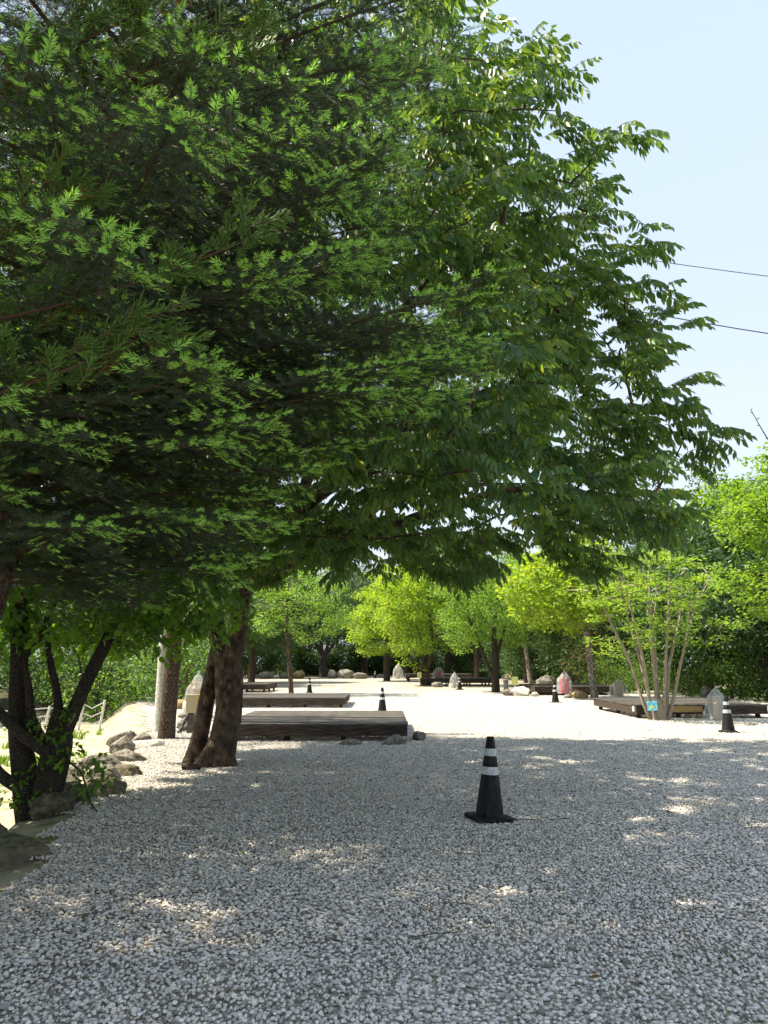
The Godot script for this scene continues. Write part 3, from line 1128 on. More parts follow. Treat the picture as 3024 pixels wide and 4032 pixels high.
	var t2 := thing("fir_tree", "tall straight trunk of rough bark beside the pale concrete pole", "tree", base2)
	var g2 := Geo.new()
	var line2: Array = [Vector3(0, -0.1, 0), Vector3(0.02, 0.3, 0), Vector3(0.06, 2.0, 0), Vector3(0.08, 5.0, 0), Vector3(0.1, 9.0, 0), Vector3(0.1, 13.0, 0)]
	var q2 := ribbon(line2, [.21, .165, .15, .125, .08, .015], 6)
	g2.tube(q2[0], q2[1], 12, 0.07)
	part(t2, "trunk", g2.mesh(M.bark_fir))
	var far_sets: Array = [fir_branchlet(411, 0.1, 0.5, 0.5), fir_branchlet(412, 0.3, 0.5, 0.5)]
	rng.seed = 44
	y = 2.3
	while y < 12.5:
		az += 2.39996 + rnd(-0.3, 0.3)
		var ln := 2.5 * (1.0 - 0.085 * (y - 2.2)) * rnd(0.75, 1.1)
		if y < 2.9:
			ln *= 0.55
		fir_bough(t2, trunk_at(line2, y), Vector3(sin(az), rnd(-0.1, 0.15), cos(az)).normalized(), ln, rnd(0.08, 0.22), far_sets, 0.02, 1.3, 0.11)
		y += 0.16

func trunk_at(line: Array, y: float) -> Vector3:
	for i in line.size() - 1:
		if y <= line[i + 1].y:
			return (line[i] as Vector3).lerp(line[i + 1], (y - line[i].y) / (line[i + 1].y - line[i].y))
	return line[-1]

func build_juniper() -> void:
	var sprays: Array = [juniper_spray(501, 0.02), juniper_spray(502, 0.10), juniper_spray(503, 0.45)]
	rng.seed = 50
	var base := Vector3(-2.75, -0.05, -2.9)
	var t := thing("juniper_tree", "juniper with reddish branches and scaly brown tinged sprays among the fir", "tree", base)
	var g := Geo.new()
	var line: Array = [Vector3(0, -0.6, 0), Vector3(0.03, 1.0, 0), Vector3(0.1, 3.0, 0.0), Vector3(0.2, 5.5, 0)]
	var q := ribbon(line, [.12, .10, .08, .02], 5)
	g.tube(q[0], q[1], 10, 0.08)
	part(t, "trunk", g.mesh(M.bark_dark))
	# [tip, height of the fork]
	var aim: Array = [[Vector3(-0.62, 3.32, -2.95), 2.7], [Vector3(-0.95, 2.78, -2.75), 2.35], [Vector3(-0.55, 4.2, -2.75), 3.9], [Vector3(-1.25, 3.35, -2.6), 2.9], [Vector3(-0.9, 4.15, -2.5), 3.8]]
	for a in aim:
		var from := trunk_at(line, a[1])
		var to: Vector3 = a[0] - base
		var pts: Array = []
		var rad: Array = []
		for i in 9:
			var s := i / 8.0
			pts.append(from.lerp(to, s) + Vector3(0, sin(s * PI) * -0.10, sin(s * 5.0) * 0.05) - from)
			rad.append(lerpf(0.015, 0.003, s))
		var b := Geo.new()
		b.tube(pts, rad, 6, 0.08)
		var o := part(t, "bough", b.mesh(M.twig_red))
		o.position = from
		var where: Array = [[], [], []]
		for k in 40:
			var s := pow(rng.randf(), 0.6) * 0.78 + 0.22
			var f := s * 8.0
			var i := mini(int(f), 7)
			var p: Vector3 = (pts[i] as Vector3).lerp(pts[i + 1], f - i)
			var fw := (pts[i + 1] - pts[i] as Vector3).normalized()
			var d := (fw * 0.8 + rball() * 0.9 + Vector3.UP * 0.3).normalized()
			p += rball() * 0.11 * (1.15 - s * 0.4)
			where[rng.randi() % 2 if rng.randf() < 0.88 else 2].append(Transform3D(Basis.looking_at(-d, Vector3.UP + rball() * 0.3).scaled(Vector3.ONE * rnd(0.6, 0.95)), p))
		for k in 3:
			if where[k].size():
				scatter(o, "needles", sprays[k], where[k])

# ------------------------------------------------------------------ left edge, path and pond
func build_left_side() -> void:
	# the dark tree with many stems at the edge of the gravel
	var base := Vector3(-3.55, -0.25, -7.9)
	var t := thing("cherry_tree", "dark many-stemmed tree on the stone edge at the left", "tree", base)
	var g := Geo.new()
	var stems: Array = [
		[[Vector3(0.05, -0.3, 0), Vector3(0.0, 0.1, 0), Vector3(-0.12, 0.6, 0), Vector3(-0.25, 1.2, 0), Vector3(-0.30, 1.9, 0), Vector3(-0.42, 2.9, 0), Vector3(-0.5, 4.2, 0.1), Vector3(-0.6, 5.6, 0.3)], [.18, .15, .12, .095, .088, .08, .05, .02]],
		[[Vector3(0.05, -0.2, 0), Vector3(0.14, 0.4, 0.02), Vector3(0.2, 0.9, 0.02), Vector3(0.22, 1.25, 0.02)], [.16, .15, .14, .09]],
		[[Vector3(0.2, 0.9, 0), Vector3(0.32, 1.25, -0.05), Vector3(0.50, 1.75, -0.1), Vector3(0.75, 2.38, -0.15)], [.10, .075, .065, .055]],
		[[Vector3(0.22, 0.95, 0.05), Vector3(0.36, 1.2, 0.1), Vector3(0.44, 1.4, 0.12), Vector3(0.46, 1.52, 0.12)], [.07, .055, .045, .035]],
		[[Vector3(0.2, 1.0, 0), Vector3(0.12, 1.4, -0.05), Vector3(0.0, 1.75, -0.08), Vector3(-0.1, 2.2, -0.1)], [.06, .042, .034, .015]],
		[[Vector3(0.1, 0.85, 0.05), Vector3(-0.06, 1.15, 0.08), Vector3(-0.12, 1.5, 0.1), Vector3(-0.2, 1.75, 0.1)], [.07, .048, .036, .015]],
		[[Vector3(0.18, 0.8, 0.1), Vector3(-0.15, 1.05, 0.2), Vector3(-0.5, 1.4, 0.25), Vector3(-0.8, 1.75, 0.3)], [.07, .055, .045, .035]],
		[[Vector3(-0.05, 0.45, 0.08), Vector3(-0.3, 0.62, 0.15), Vector3(-0.55, 0.95, 0.15), Vector3(-0.8, 1.1, 0.2)], [.07, .055, .045, .03]],
		[[Vector3(-0.26, 1.75, 0), Vector3(-0.08, 2.05, -0.05), Vector3(0.1, 2.45, -0.1), Vector3(0.45, 2.62, -0.2), Vector3(0.9, 2.75, -0.3)], [.045, .035, .025, .018, .006]],
		[[Vector3(0.3, 0.75, 0.05), Vector3(0.5, 0.62, 0.1), Vector3(0.62, 0.35, 0.12), Vector3(0.74, 0.22, 0.12)], [.012, .010, .008, .004]],
	]
	var nodes := PackedVector3Array()
	for s in stems:
		var q := ribbon(s[0], s[1], 5)
		g.tube(q[0], q[1], 10, 0.09, 2.0)
		for p in q[0]:
			if p.y > 1.3:
				nodes.append(p)
	rng.seed = 61
	var blobs: Array = [[Vector3(0.2, 2.7, -0.3), Vector3(1.5, 0.75, 1.3)], [Vector3(-0.9, 2.6, 0), Vector3(1.0, 1.1, 1.2)], [Vector3(-0.6, 5.0, 0.5), Vector3(2.6, 1.9, 2.5)], [Vector3(-1.8, 3.6, 0.9), Vector3(1.6, 1.3, 1.8)]]
	var low := spread(170, 0.22, [[Vector3(0.35, 2.55, -0.3), Vector3(1.7, 0.8, 1.3)], [Vector3(-0.8, 2.4, 0.1), Vector3(0.9, 0.9, 1.0)]], 0.1, 1.8)
	low.append_array(spread(380, 0.3, blobs, 0.3, 1.95))
	var ends := grow(g, nodes, low, 0.014, 0.003, 4)
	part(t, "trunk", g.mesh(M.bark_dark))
	var bunch := leaf_bunch(601, 20, Vector3(0.16, 0.13, 0.16), 0.085, 0.62, [M.cherry_a, M.cherry_a, M.cherry_b], 0.4, 0.7)
	var where: Array = []
	for e in ends:
		for k in 3:
			where.append(Transform3D(Basis(Vector3.UP, rnd(0, TAU)).scaled(Vector3.ONE * rnd(0.9, 1.3)), e[0] + rball() * 0.2))
	for k in 16: # suckers round the stems
		where.append(Transform3D(Basis(Vector3.UP, rnd(0, TAU)).scaled(Vector3.ONE * rnd(0.55, 0.9)), Vector3(rnd(-0.1, 0.5), rnd(0.25, 1.2), rnd(0.12, 0.22))))
	for k in 7:
		where.append(Transform3D(Basis(Vector3.UP, rnd(0, TAU)).scaled(Vector3.ONE * rnd(0.5, 0.8)), Vector3(rnd(0.5, 0.72), rnd(0.35, 0.75), rnd(0.0, 0.2))))
	for k in 4:
		where.append(Transform3D(Basis(Vector3.UP, rnd(0, TAU)).scaled(Vector3.ONE * rnd(0.5, 0.7)), Vector3(rnd(-0.42, -0.22), rnd(0.35, 0.6), rnd(0.1, 0.2))))
	scatter(t, "crown", bunch, where)

	# rope fence between the path and the pond
	var fence := thing("rope_fence", "low white rope fence with leaning posts beside the pond path", "fence", Vector3(-9.7, -0.8, -26.0))
	var posts: Array = [Vector3(0.0, 0, 0), Vector3(-0.55, 0, 0.4), Vector3(-1.6, 0, 0.6), Vector3(-3.2, 0, 2.4), Vector3(-4.6, 0, 4.6)]
	for i in posts.size():
		var p := Geo.new()
		p.tube([Vector3(0, -0.15, 0), Vector3(0.08, 0.5, 0), Vector3(0.14, 1.02 if i < 2 else 0.85, 0)], [.045, .04, .038], 7, 0.1)
		part(fence, "post", p.mesh(M.rope), null, posts[i])
	for h in [0.32, 0.62, 0.92]:
		var r := Geo.new()
		var pts: Array = []
		for i in posts.size():
			pts.append(posts[i] + Vector3(0.08, h * (1.0 if i < 2 else 0.85), 0))
			if i + 1 < posts.size():
				pts.append(posts[i].lerp(posts[i + 1], 0.5) + Vector3(0.08, h * 0.9 - 0.08, 0))
		var rr: Array = []
		rr.resize(pts.size())
		rr.fill(0.018)
		r.tube(pts, rr, 5)
		part(fence, "rope", r.mesh(M.rope))

	# concrete pole behind the second fir
	var pole := thing("concrete_pole", "pale round concrete pole standing behind the rough fir trunk", "pole", Vector3(-4.86, -0.2, -16.6))
	var pg := Geo.new()
	pg.lathe([Vector2(0.14, 0), Vector2(0.138, 0.5), Vector2(0.13, 3), Vector2(0.118, 7), Vector2(0.11, 10)], 20)
	part(pole, "shaft", pg.mesh(M.concrete))
	for y in [2.1, 3.2]:
		var bg := Geo.new()
		bg.lathe([Vector2(0.135, y), Vector2(0.140, y + 0.01), Vector2(0.140, y + 0.05), Vector2(0.133, y + 0.06)], 20)
		part(pole, "steel_band", bg.mesh(M.box_grey))

	# power box on its post
	var pb := thing("power_box", "cream electric box with black cables on a short grey post", "electric box", Vector3(-4.1, -0.02, -16.2))
	var post := Geo.new()
	post.box(Vector3(-0.06, -0.1, -0.06), Vector3(0.06, 0.62, 0.06))
	part(pb, "post", post.mesh(M.deck_b))
	var case := Geo.new()
	case.box(Vector3(-0.07, 0.45, 0.062), Vector3(0.16, 0.82, 0.2))
	part(pb, "case", case.mesh(M.cream))
	var lid := Geo.new()
	lid.box(Vector3(0.163, 0.45, 0.05), Vector3(0.2, 0.825, 0.22))
	part(pb, "door", lid.mesh(M.cream_side))
	for k in 3:
		var cg := Geo.new()
		cg.tube([Vector3(0.02 * k, 0.47, 0.12), Vector3(-0.04 - 0.03 * k, 0.3, 0.16), Vector3(-0.16, 0.12 - 0.05 * k, 0.14), Vector3(-0.3, -0.02, 0.05)], [.011, .011, .011, .011], 5)
		part(pb, "cable", cg.mesh(M.black))

	# bushes beyond the path and the pond
	var light := leaf_bunch(611, 26, Vector3(0.42, 0.3, 0.42), 0.13, 0.6, [M.green_b, M.green_a, M.dark_b], 0.45, 0.5)
	var deep := leaf_bunch(612, 26, Vector3(0.42, 0.3, 0.42), 0.13, 0.55, [M.green_a, M.dark_b, M.dark_a], 0.45, 0.5)  # darker leaf mix: shade of the canopy above is put into the colour
	var list: Array = [
		["sunlit leafy bush overhanging the end of the sandy path", Vector3(-8.6, -0.8, -30.5), 2.3, 3.6, 0], ["bright green bush behind the rope fence by the pond", Vector3(-11.3, -0.9, -30.0), 2.0, 3.6, 0],
		["broad deep green bush on the far pond bank", Vector3(-14.2, -0.4, -31.5), 2.6, 4.4, 1], ["leafy bush at the left end of the far pond bank", Vector3(-18.2, -0.3, -30.0), 2.6, 4.0, 0],
		["deep green shrub between the pole and the zelkova trunk", Vector3(-7.6, -0.1, -27.5), 1.7, 3.2, 1], ["dark shrub behind the cream electric box", Vector3(-9.4, -0.1, -35.5), 2.3, 4.6, 1], ["dim leafy shrub left of the far low deck", Vector3(-11.8, -0.05, -40.0), 2.6, 5.0, 1],
		["tall leafy bush above the rope fence", Vector3(-12.4, -0.4, -35.5), 2.8, 6.5, 1], ["tall deep green bush behind the pond bank", Vector3(-17.0, -0.2, -36.0), 3.2, 7.0, 1], ["high dark shrub at the left of the pond", Vector3(-21.5, -0.2, -32.0), 3.2, 6.0, 1]]
	for i in list.size():
		var q: Array = list[i]
		bush(q[0], q[1], q[2], q[3], deep if q[4] else light, 700 + i, "bushes round the pond")
	# green tufts on the path
	var blades := Geo.new()
	rng.seed = 66
	for k in 26:
		var a := rnd(0, TAU)
		var d := (Vector3(cos(a), 0, sin(a)) * rnd(0.2, 0.7) + Vector3.UP).normalized()
		blades.leaf(Vector3(rnd(-0.08, 0.08), 0, rnd(-0.08, 0.08)), d, Vector3(cos(a), -0.2, sin(a)), rnd(0.1, 0.22), 0.022, 0.1, 0.2)
	var tuft := blades.mesh(M.grass)
	where = []
	for k in 420:
		var z := rnd(-30, -6)
		var x := edge_x(z) - (1.0 + pow(rng.randf(), 0.7) * 4.2)
		var pos := Vector3(x, ground_height(x, z) - 0.01, z)
		if sin(x * 1.7 + z * 0.6) + sin(z * 1.1 - x) < 0.35:
			continue
		where.append(Transform3D(Basis(Vector3.UP, rnd(0, TAU)).scaled(Vector3.ONE * rnd(0.5, 1.3)), pos))
	var weeds := scatter(self, "weeds", tuft, where)
	weeds.set_meta("label", "yellow green weeds growing in patches on the sandy path")
	weeds.set_meta("category", "weeds")

func bush(label: String, at: Vector3, r: float, h: float, bunch: ArrayMesh, seed_: int, group := "", called := "shrub", size := Vector2(0.75, 1.2)) -> void:
	rng.seed = seed_
	var t := thing(called, label, "bush", at, group)
	var g := Geo.new()
	var nodes := PackedVector3Array()
	for k in 5:
		var a := rnd(0, TAU)
		var p := Vector3(cos(a), 0, sin(a)) * r * 0.45
		var pts: Array = [p * 0.2 - Vector3(0, 0.1, 0), p * 0.5 + Vector3(0, h * 0.3, 0), p + Vector3(0, h * 0.62, 0)]
		g.tube(pts, [0.03 + h * 0.006, 0.03, 0.012], 5)
		nodes.append_array(PackedVector3Array(pts))
	var blobs: Array = [[Vector3(0, h * 0.5, 0), Vector3(r, h * 0.5, r)]]
	for k in 3:
		var a := rnd(0, TAU)
		blobs.append([Vector3(cos(a) * r * 0.5, h * rnd(0.4, 0.7), sin(a) * r * 0.5), Vector3(r * 0.6, h * 0.38, r * 0.6)])
	var n := int(clampf(r * r * h * 7.0, 40, 330))
	var ends := grow(g, nodes, spread(n, 0.34, blobs, 0.55, 0.1), 0.016, 0.004, 3)
	part(t, "stems", g.mesh(M.twig))
	var where: Array = []
	for e in ends:
		for k in 2:
			where.append(Transform3D(Basis(Vector3.UP, rnd(0, TAU)).scaled(Vector3.ONE * rnd(size.x, size.y)), e[0] + rball() * 0.25))
	scatter(t, "crown", bunch, where)

# ------------------------------------------------------------------ decks
func deck(label: String, x0: float, x1: float, front: float, back: float, top: float, seed_: int) -> Node3D:
	var mats: Array = [M.deck_a, M.deck_b]
	var fascia: Material = M.deck_brown
	rng.seed = seed_
	var t := thing("wooden_deck", label, "deck", Vector3((x0 + x1) / 2, 0, (front + back) / 2), "low tent decks on the gravel")
	var w := x1 - x0
	var d := front - back
	var n := int(d / 0.112)
	var step := d / n
	var planks: Array = []
	for k in 3:
		var bm := BoxMesh.new()
		bm.size = Vector3(w + [0.0, 0.012, 0.02][k], 0.032, step - 0.011)
		planks.append(bm)
	for i in n:
		var o := part(t, "plank", planks[rng.randi() % 3], mats[rng.randi() % mats.size()])
		o.position = Vector3(rnd(-0.006, 0.006), top - 0.016 + rnd(-0.003, 0.003), d / 2 - (i + 0.5) * step)
	var h := top * 0.56
	var y := top - 0.036 - h / 2
	for q in [["fascia_board", Vector3(w - 0.02, h, 0.035), Vector3(0, y, d / 2 - 0.025)], ["fascia_board", Vector3(w - 0.02, h, 0.035), Vector3(0, y, -d / 2 + 0.025)], ["fascia_board", Vector3(0.035, h, d - 0.09), Vector3(-w / 2 + 0.03, y, 0)], ["fascia_board", Vector3(0.035, h, d - 0.09), Vector3(w / 2 - 0.03, y, 0)]]:
		var bm := BoxMesh.new()
		bm.size = q[1]
		part(t, q[0], bm, fascia, q[2])
	for ix in 4:
		for iz in 3:
			var bm := BoxMesh.new()
			var ph := top - 0.04
			bm.size = Vector3(0.1, ph + 0.04, 0.1)
			part(t, "leg", bm, M.under, Vector3(lerpf(-w / 2 + 0.15, w / 2 - 0.15, ix / 3.0), ph / 2 - 0.02, lerpf(-d / 2 + 0.3, d / 2 - 0.3, iz / 2.0)))
	for iz in 3:
		var bm := BoxMesh.new()
		bm.size = Vector3(w - 0.12, 0.12, 0.06)
		part(t, "joist", bm, M.under, Vector3(0, top - 0.036 - 0.062, lerpf(-d / 2 + 0.45, d / 2 - 0.45, iz / 2.0)))
	return t

func build_decks() -> void:
	deck("near dark plank deck in the shade behind the zelkova trunk", -3.1, 0.45, -14.45, -18.4, 0.33, 1)
	deck("plank deck behind the nearest one, half in sun", -5.2, -1.28, -25.0, -28.6, 0.34, 2)
	deck("far low deck with pale rounded stones under its edge", -9.6, -5.85, -37.6, -41.5, 0.42, 3)
	var d := deck("sunlit brown deck with number plate 3 and one new yellow board", 6.72, 10.25, -20.3, -24.4, 0.36, 4)
	deck("grey deck behind the red wrapped box and the tan rock", 6.85, 10.6, -34.4, -38.4, 0.42, 5)
	deck("deck beside the leaning sprouting tree in the middle distance", 2.95, 7.05, -49.4, -53.5, 0.46, 6)
	deck("farthest deck in the shade before the dark hedge", 1.9, 7.7, -66.0, -70.0, 0.5, 7)
	# on the sunlit deck: a new board let into the front, and the plate with its number
	var bm := BoxMesh.new()
	bm.size = Vector3(0.86, 0.15, 0.03)
	part(d, "fascia_board", bm, M.board_new, Vector3(-0.42, 0.25, 2.052 - 0.005)).set_meta("label", "new yellow pine board")
	var plate := BoxMesh.new()
	plate.size = Vector3(0.012, 0.13, 0.15)
	var pl := part(d, "number_plate", plate, M.white, Vector3(-1.77, 0.25, 1.86))
	var tm := TextMesh.new()
	tm.text = "3"
	tm.font_size = 64
	tm.pixel_size = 0.0016
	tm.depth = 0.004
	var num := part(pl, "numeral", tm, M.black, Vector3(-0.009, 0, 0))
	num.rotation.y = -PI / 2

# ------------------------------------------------------------------ cones
func build_cones() -> void:
	var body := Geo.new()
	var R := func(y: float) -> float: return lerpf(0.135, 0.036, (y - 0.035) / 0.71)
	body.lathe([Vector2(0.152, 0.034), Vector2(0.150, 0.044), Vector2(R.call(0.05), 0.046), Vector2(R.call(0.06), 0.06), Vector2(R.call(0.4), 0.4), Vector2(R.call(0.735), 0.735), Vector2(0.034, 0.748), Vector2(0.027, 0.75), Vector2(0.022, 0.745), Vector2(0.024, 0.70)], 32)
	var ring := Geo.new()
	ring.lathe([Vector2(0.168, 0.030), Vector2(0.166, 0.038), Vector2(0.153, 0.039), Vector2(0.151, 0.032)], 32)
	var plate := Geo.new()
	# square plate with cut corners
	var s := 0.19
	var k := 0.03
	var pr: Array = [Vector2(-s + k, -s), Vector2(s - k, -s), Vector2(s, -s + k), Vector2(s, s - k), Vector2(s - k, s), Vector2(-s + k, s), Vector2(-s, s - k), Vector2(-s, -s + k)]
	for i in 8:
		var a: Vector2 = pr[i]
		var b: Vector2 = pr[(i + 1) % 8]
		var lo0 := Vector3(a.x, 0, a.y)
		var lo1 := Vector3(b.x, 0, b.y)
		var m0 := Vector3(a.x, 0.026, a.y)
		var m1 := Vector3(b.x, 0.026, b.y)
		var t0 := Vector3(a.x * 0.965, 0.033, a.y * 0.965)
		var t1 := Vector3(b.x * 0.965, 0.033, b.y * 0.965)
		plate.quad(lo0, lo1, m1, m0)
		plate.quad(m0, m1, t1, t0)
		plate.tri(t0, t1, Vector3(0, 0.034, 0))
	var bm := body.mesh(M.cone)
	var rm := ring.mesh(M.cone_base)
	var pm := plate.mesh(M.cone_base)
	var bands: Array = []
	for q in [[0.575, 0.640, false, 3], [0.405, 0.475, true, 9]]:
		var g := Geo.new()
		g.lathe([Vector2(R.call(q[0]) + 0.0035, q[0]), Vector2(R.call(q[1]) + 0.0035, q[1])], 32)
		var m := mat(Color.WHITE, 0.28, 0.6)
		m.albedo_texture = band_texture(q[3], q[2])
		bands.append(g.mesh(m))
	var list: Array = [
		["nearest black cone with two white reflective bands on the gravel", Vector3(1.0, 0.012, -7.42), 0.32, -0.045],
		["black cone in the sun beside the plastic wrapped box at the right", Vector3(7.38, 0.0, -16.4), -0.35, -0.01],
		["black cone in front of the red wrapped box", Vector3(6.41, 0, -28.4), 0.2, 0.0],
		["black cone half hidden behind the near dark deck", Vector3(-0.05, 0, -22.3), 0.4, 0.0],
		["black cone to the right of the slim tree in the left distance", Vector3(-3.68, 0, -37.4), 0.1, 0.0],
		["black cone at the front of the middle distance deck", Vector3(4.23, 0, -42.3), 0.5, 0.0],
		["farthest small black cone left of the straight dark trunk", Vector3(-0.86, 0, -72.6), 0.2, 0.0],
		["small far black cone right of the orange barked trunk", Vector3(1.99, 0, -61.6), 0.7, 0.0],
	]
	for q in list:
		var t := thing("traffic_cone", q[0], "cone", q[1], "black cones on the gravel yard")
		t.rotation = Vector3(0, q[2], q[3])
		part(t, "base", pm)
		part(t, "base_ring", rm)
		part(t, "body", bm)
		for b in bands:
			part(t, "reflective_band", b)

# ------------------------------------------------------------------ trees of the middle distance
func build_middle_trees() -> void:
	var maple := leaf_bunch(801, 26, Vector3(0.42, 0.20, 0.42), 0.12, 0.8, [M.maple_a, M.maple_b, M.maple_c], 0.62, 0.2)
	var green := leaf_bunch(802, 26, Vector3(0.42, 0.22, 0.42), 0.11, 0.7, [M.green_b, M.maple_b, M.green_a], 0.6, 0.25)
	var plane := leaf_bunch(803, 22, Vector3(0.42, 0.26, 0.42), 0.16, 0.9, [M.maple_a, M.maple_c, M.maple_c], 0.5, 0.4)
	var airy := leaf_bunch(804, 16, Vector3(0.34, 0.07, 0.34), 0.17, 0.34, [M.green_b, M.maple_b, M.maple_a], 0.75, 0.12)
	var gink := leaf_bunch(805, 20, Vector3(0.22, 0.10, 0.22), 0.065, 1.0, [M.maple_b, M.maple_a, M.green_b], 0.6, 0.2)
	var dark := leaf_bunch(806, 26, Vector3(0.45, 0.3, 0.45), 0.12, 0.42, [M.dark_a, M.dark_b, M.dark_b], 0.35, 0.9)
	# slim leaning tree behind the second deck
	leafy_tree("maple_tree", "slim leaning tree standing behind the second dark deck", "bright young trees", Vector3(-4.3, 0, -35.2),
		[[[Vector3(0, -0.1, 0), Vector3(-0.1, 1.2, 0), Vector3(-0.28, 2.6, 0), Vector3(-0.3, 4.2, 0), Vector3(-0.2, 6.0, 0)], [.13, .11, .09, .07, .02]]],
		[[Vector3(0.2, 4.4, 0), Vector3(2.5, 1.7, 2.4)], [Vector3(0.8, 3.2, 0.3), Vector3(1.5, 0.8, 1.4)]], 110, 0.45, green, 3, Vector2(0.8, 1.25), M.bark, 811, 0.35)
	leafy_tree("zelkova_tree", "dark vase shaped tree against the hedge at the far left", "", Vector3(-6.3, 0, -78.0),
		[[[Vector3(0, -0.1, 0), Vector3(0, 1.6, 0), Vector3(0.1, 2.4, 0)], [.45, .36, .3]], [[Vector3(0, 2.0, 0), Vector3(-1.2, 4.2, 0), Vector3(-2.2, 6.5, 0)], [.22, .17, .08]], [[Vector3(0, 2.0, 0), Vector3(-0.4, 4.4, 0.2), Vector3(-0.7, 7, 0)], [.2, .16, .08]], [[Vector3(0.1, 2.0, 0), Vector3(0.7, 4.4, 0), Vector3(1.2, 7, 0)], [.2, .16, .08]], [[Vector3(0.1, 2.0, 0), Vector3(1.4, 4.0, 0), Vector3(2.6, 6.2, 0)], [.2, .16, .08]]],
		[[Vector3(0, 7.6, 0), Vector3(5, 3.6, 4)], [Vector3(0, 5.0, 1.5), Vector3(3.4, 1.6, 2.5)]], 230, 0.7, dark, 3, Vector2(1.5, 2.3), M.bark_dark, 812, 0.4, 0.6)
	leafy_tree("maple_tree", "yellow green tree with a straight dark trunk on the far gravel", "bright young trees", Vector3(0.23, 0, -62.4),
		[[[Vector3(0, -0.1, 0), Vector3(0, 1.6, 0), Vector3(0.05, 3.4, 0), Vector3(0.3, 6.5, 0), Vector3(0.4, 8.6, 0)], [.30, .27, .22, .12, .03]]],
		[[Vector3(0.2, 5.2, 0), Vector3(3.4, 3.0, 3.2)], [Vector3(0.8, 7.8, 0), Vector3(2.2, 2.0, 2.2)], [Vector3(-1.0, 3.4, 0.6), Vector3(1.9, 1.2, 1.8)]], 230, 0.6, maple, 3, Vector2(1.2, 1.8), M.bark_dark, 813, 0.45, 0.5)
	leafy_tree("maple_tree", "bright tree with leaning trunk and leafy sprouts at its foot", "bright young trees", Vector3(2.75, 0, -50.2),
		[[[Vector3(0, -0.1, 0), Vector3(0.2, 1.2, 0), Vector3(0.5, 2.8, 0), Vector3(0.3, 4.8, 0), Vector3(0.2, 7.4, 0)], [.20, .17, .14, .10, .03]], [[Vector3(-0.2, -0.1, 0.1), Vector3(-0.25, 1.0, 0.1), Vector3(-0.1, 2.4, 0.1), Vector3(-0.7, 4.2, 0)], [.15, .12, .10, .04]]],
		[[Vector3(0.0, 5.4, 0), Vector3(3.2, 2.9, 3.0)], [Vector3(0.6, 7.4, 0), Vector3(2.2, 1.7, 2.2)], [Vector3(-0.8, 3.2, 0.8), Vector3(1.8, 1.1, 1.6)], [Vector3(-0.6, 1.5, 0.3), Vector3(0.9, 0.9, 0.7)]], 270, 0.55, maple, 3, Vector2(1.0, 1.6), M.bark, 814, 0.45, 0.45)
	leafy_tree("maple_tree", "leafy green tree with a thick dark forked trunk beside the pale rocks", "bright young trees", Vector3(5.6, 0, -38.0),
		[[[Vector3(0, -0.1, 0), Vector3(0.02, 0.8, 0), Vector3(0.05, 1.6, 0), Vector3(0.0, 2.8, 0), Vector3(0.2, 4.8, 0)], [.23, .2, .18, .13, .04]], [[Vector3(0, 0.7, 0), Vector3(-0.3, 1.2, 0), Vector3(-0.75, 2.4, 0), Vector3(-1.3, 3.8, 0)], [.12, .1, .08, .03]], [[Vector3(0.05, 1.6, 0), Vector3(0.3, 2.4, 0), Vector3(0.7, 3.6, 0)], [.12, .09, .03]]],
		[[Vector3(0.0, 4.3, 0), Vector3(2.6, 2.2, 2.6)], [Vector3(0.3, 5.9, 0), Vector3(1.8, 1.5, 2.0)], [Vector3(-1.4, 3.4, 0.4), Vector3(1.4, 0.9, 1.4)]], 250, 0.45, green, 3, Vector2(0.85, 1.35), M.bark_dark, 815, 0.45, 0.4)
	leafy_tree("plane_tree", "tree with a thin bare pinkish trunk behind the white rock", "bright young trees", Vector3(8.8, 0, -46.0),
		[[[Vector3(0.15, -0.1, 0), Vector3(0.0, 1.5, 0), Vector3(-0.2, 3.6, 0), Vector3(0, 6.0, 0)], [.17, .14, .12, .04]]],
		[[Vector3(0.0, 5.6, 0), Vector3(3.0, 2.3, 2.6)]], 150, 0.55, green, 3, Vector2(1.0, 1.5), M.bark_pale, 816, 0.45, 0.45)
	leafy_tree("plane_tree", "plane tree with patchy grey trunk and big yellow green leaves", "bright young trees", Vector3(8.75, 0, -31.9),
		[[[Vector3(0.1, -0.1, 0), Vector3(0.02, 1.5, 0), Vector3(-0.12, 3.2, 0), Vector3(-0.2, 4.6, 0), Vector3(-0.2, 6.2, 0)], [.18, .155, .14, .11, .03]]],
		[[Vector3(-0.9, 4.6, 0), Vector3(2.5, 1.5, 2.2)], [Vector3(-1.8, 3.9, 0.4), Vector3(1.6, 1.0, 1.5)], [Vector3(-0.2, 5.6, 0), Vector3(2.0, 1.3, 2.0)]], 200, 0.42, plane, 2, Vector2(0.8, 1.25), M.bark_pale, 817, 0.35, 0.35)
	# the tree of many thin stems beside the blue sign
	var stems: Array = []
	rng.seed = 818
	for q in [[-1.55, 3.9, -0.15], [-1.0, 4.2, 0.3], [-0.75, 3.6, -0.3], [-0.25, 4.4, 0.1], [0.1, 4.5, -0.2], [0.45, 3.9, 0.25], [0.9, 3.7, -0.1], [1.35, 3.4, 0.15]]:
		var a := Vector3(q[0] * 0.12, -0.08, q[2] * 0.3)
		stems.append([[a, a + Vector3(q[0] * 0.14, 0.55, 0), Vector3(q[0] * 0.42, q[1] * 0.38, q[2] * 0.7), Vector3(q[0] * 0.75 + rnd(-0.1, 0.1), q[1] * 0.72, q[2]), Vector3(q[0], q[1], q[2])], [.075, .05, .04, .028, .008]])
	stems.append([[Vector3(0, -0.1, 0), Vector3(-0.02, 0.3, 0), Vector3(0, 0.55, 0)], [.2, .15, .08]])
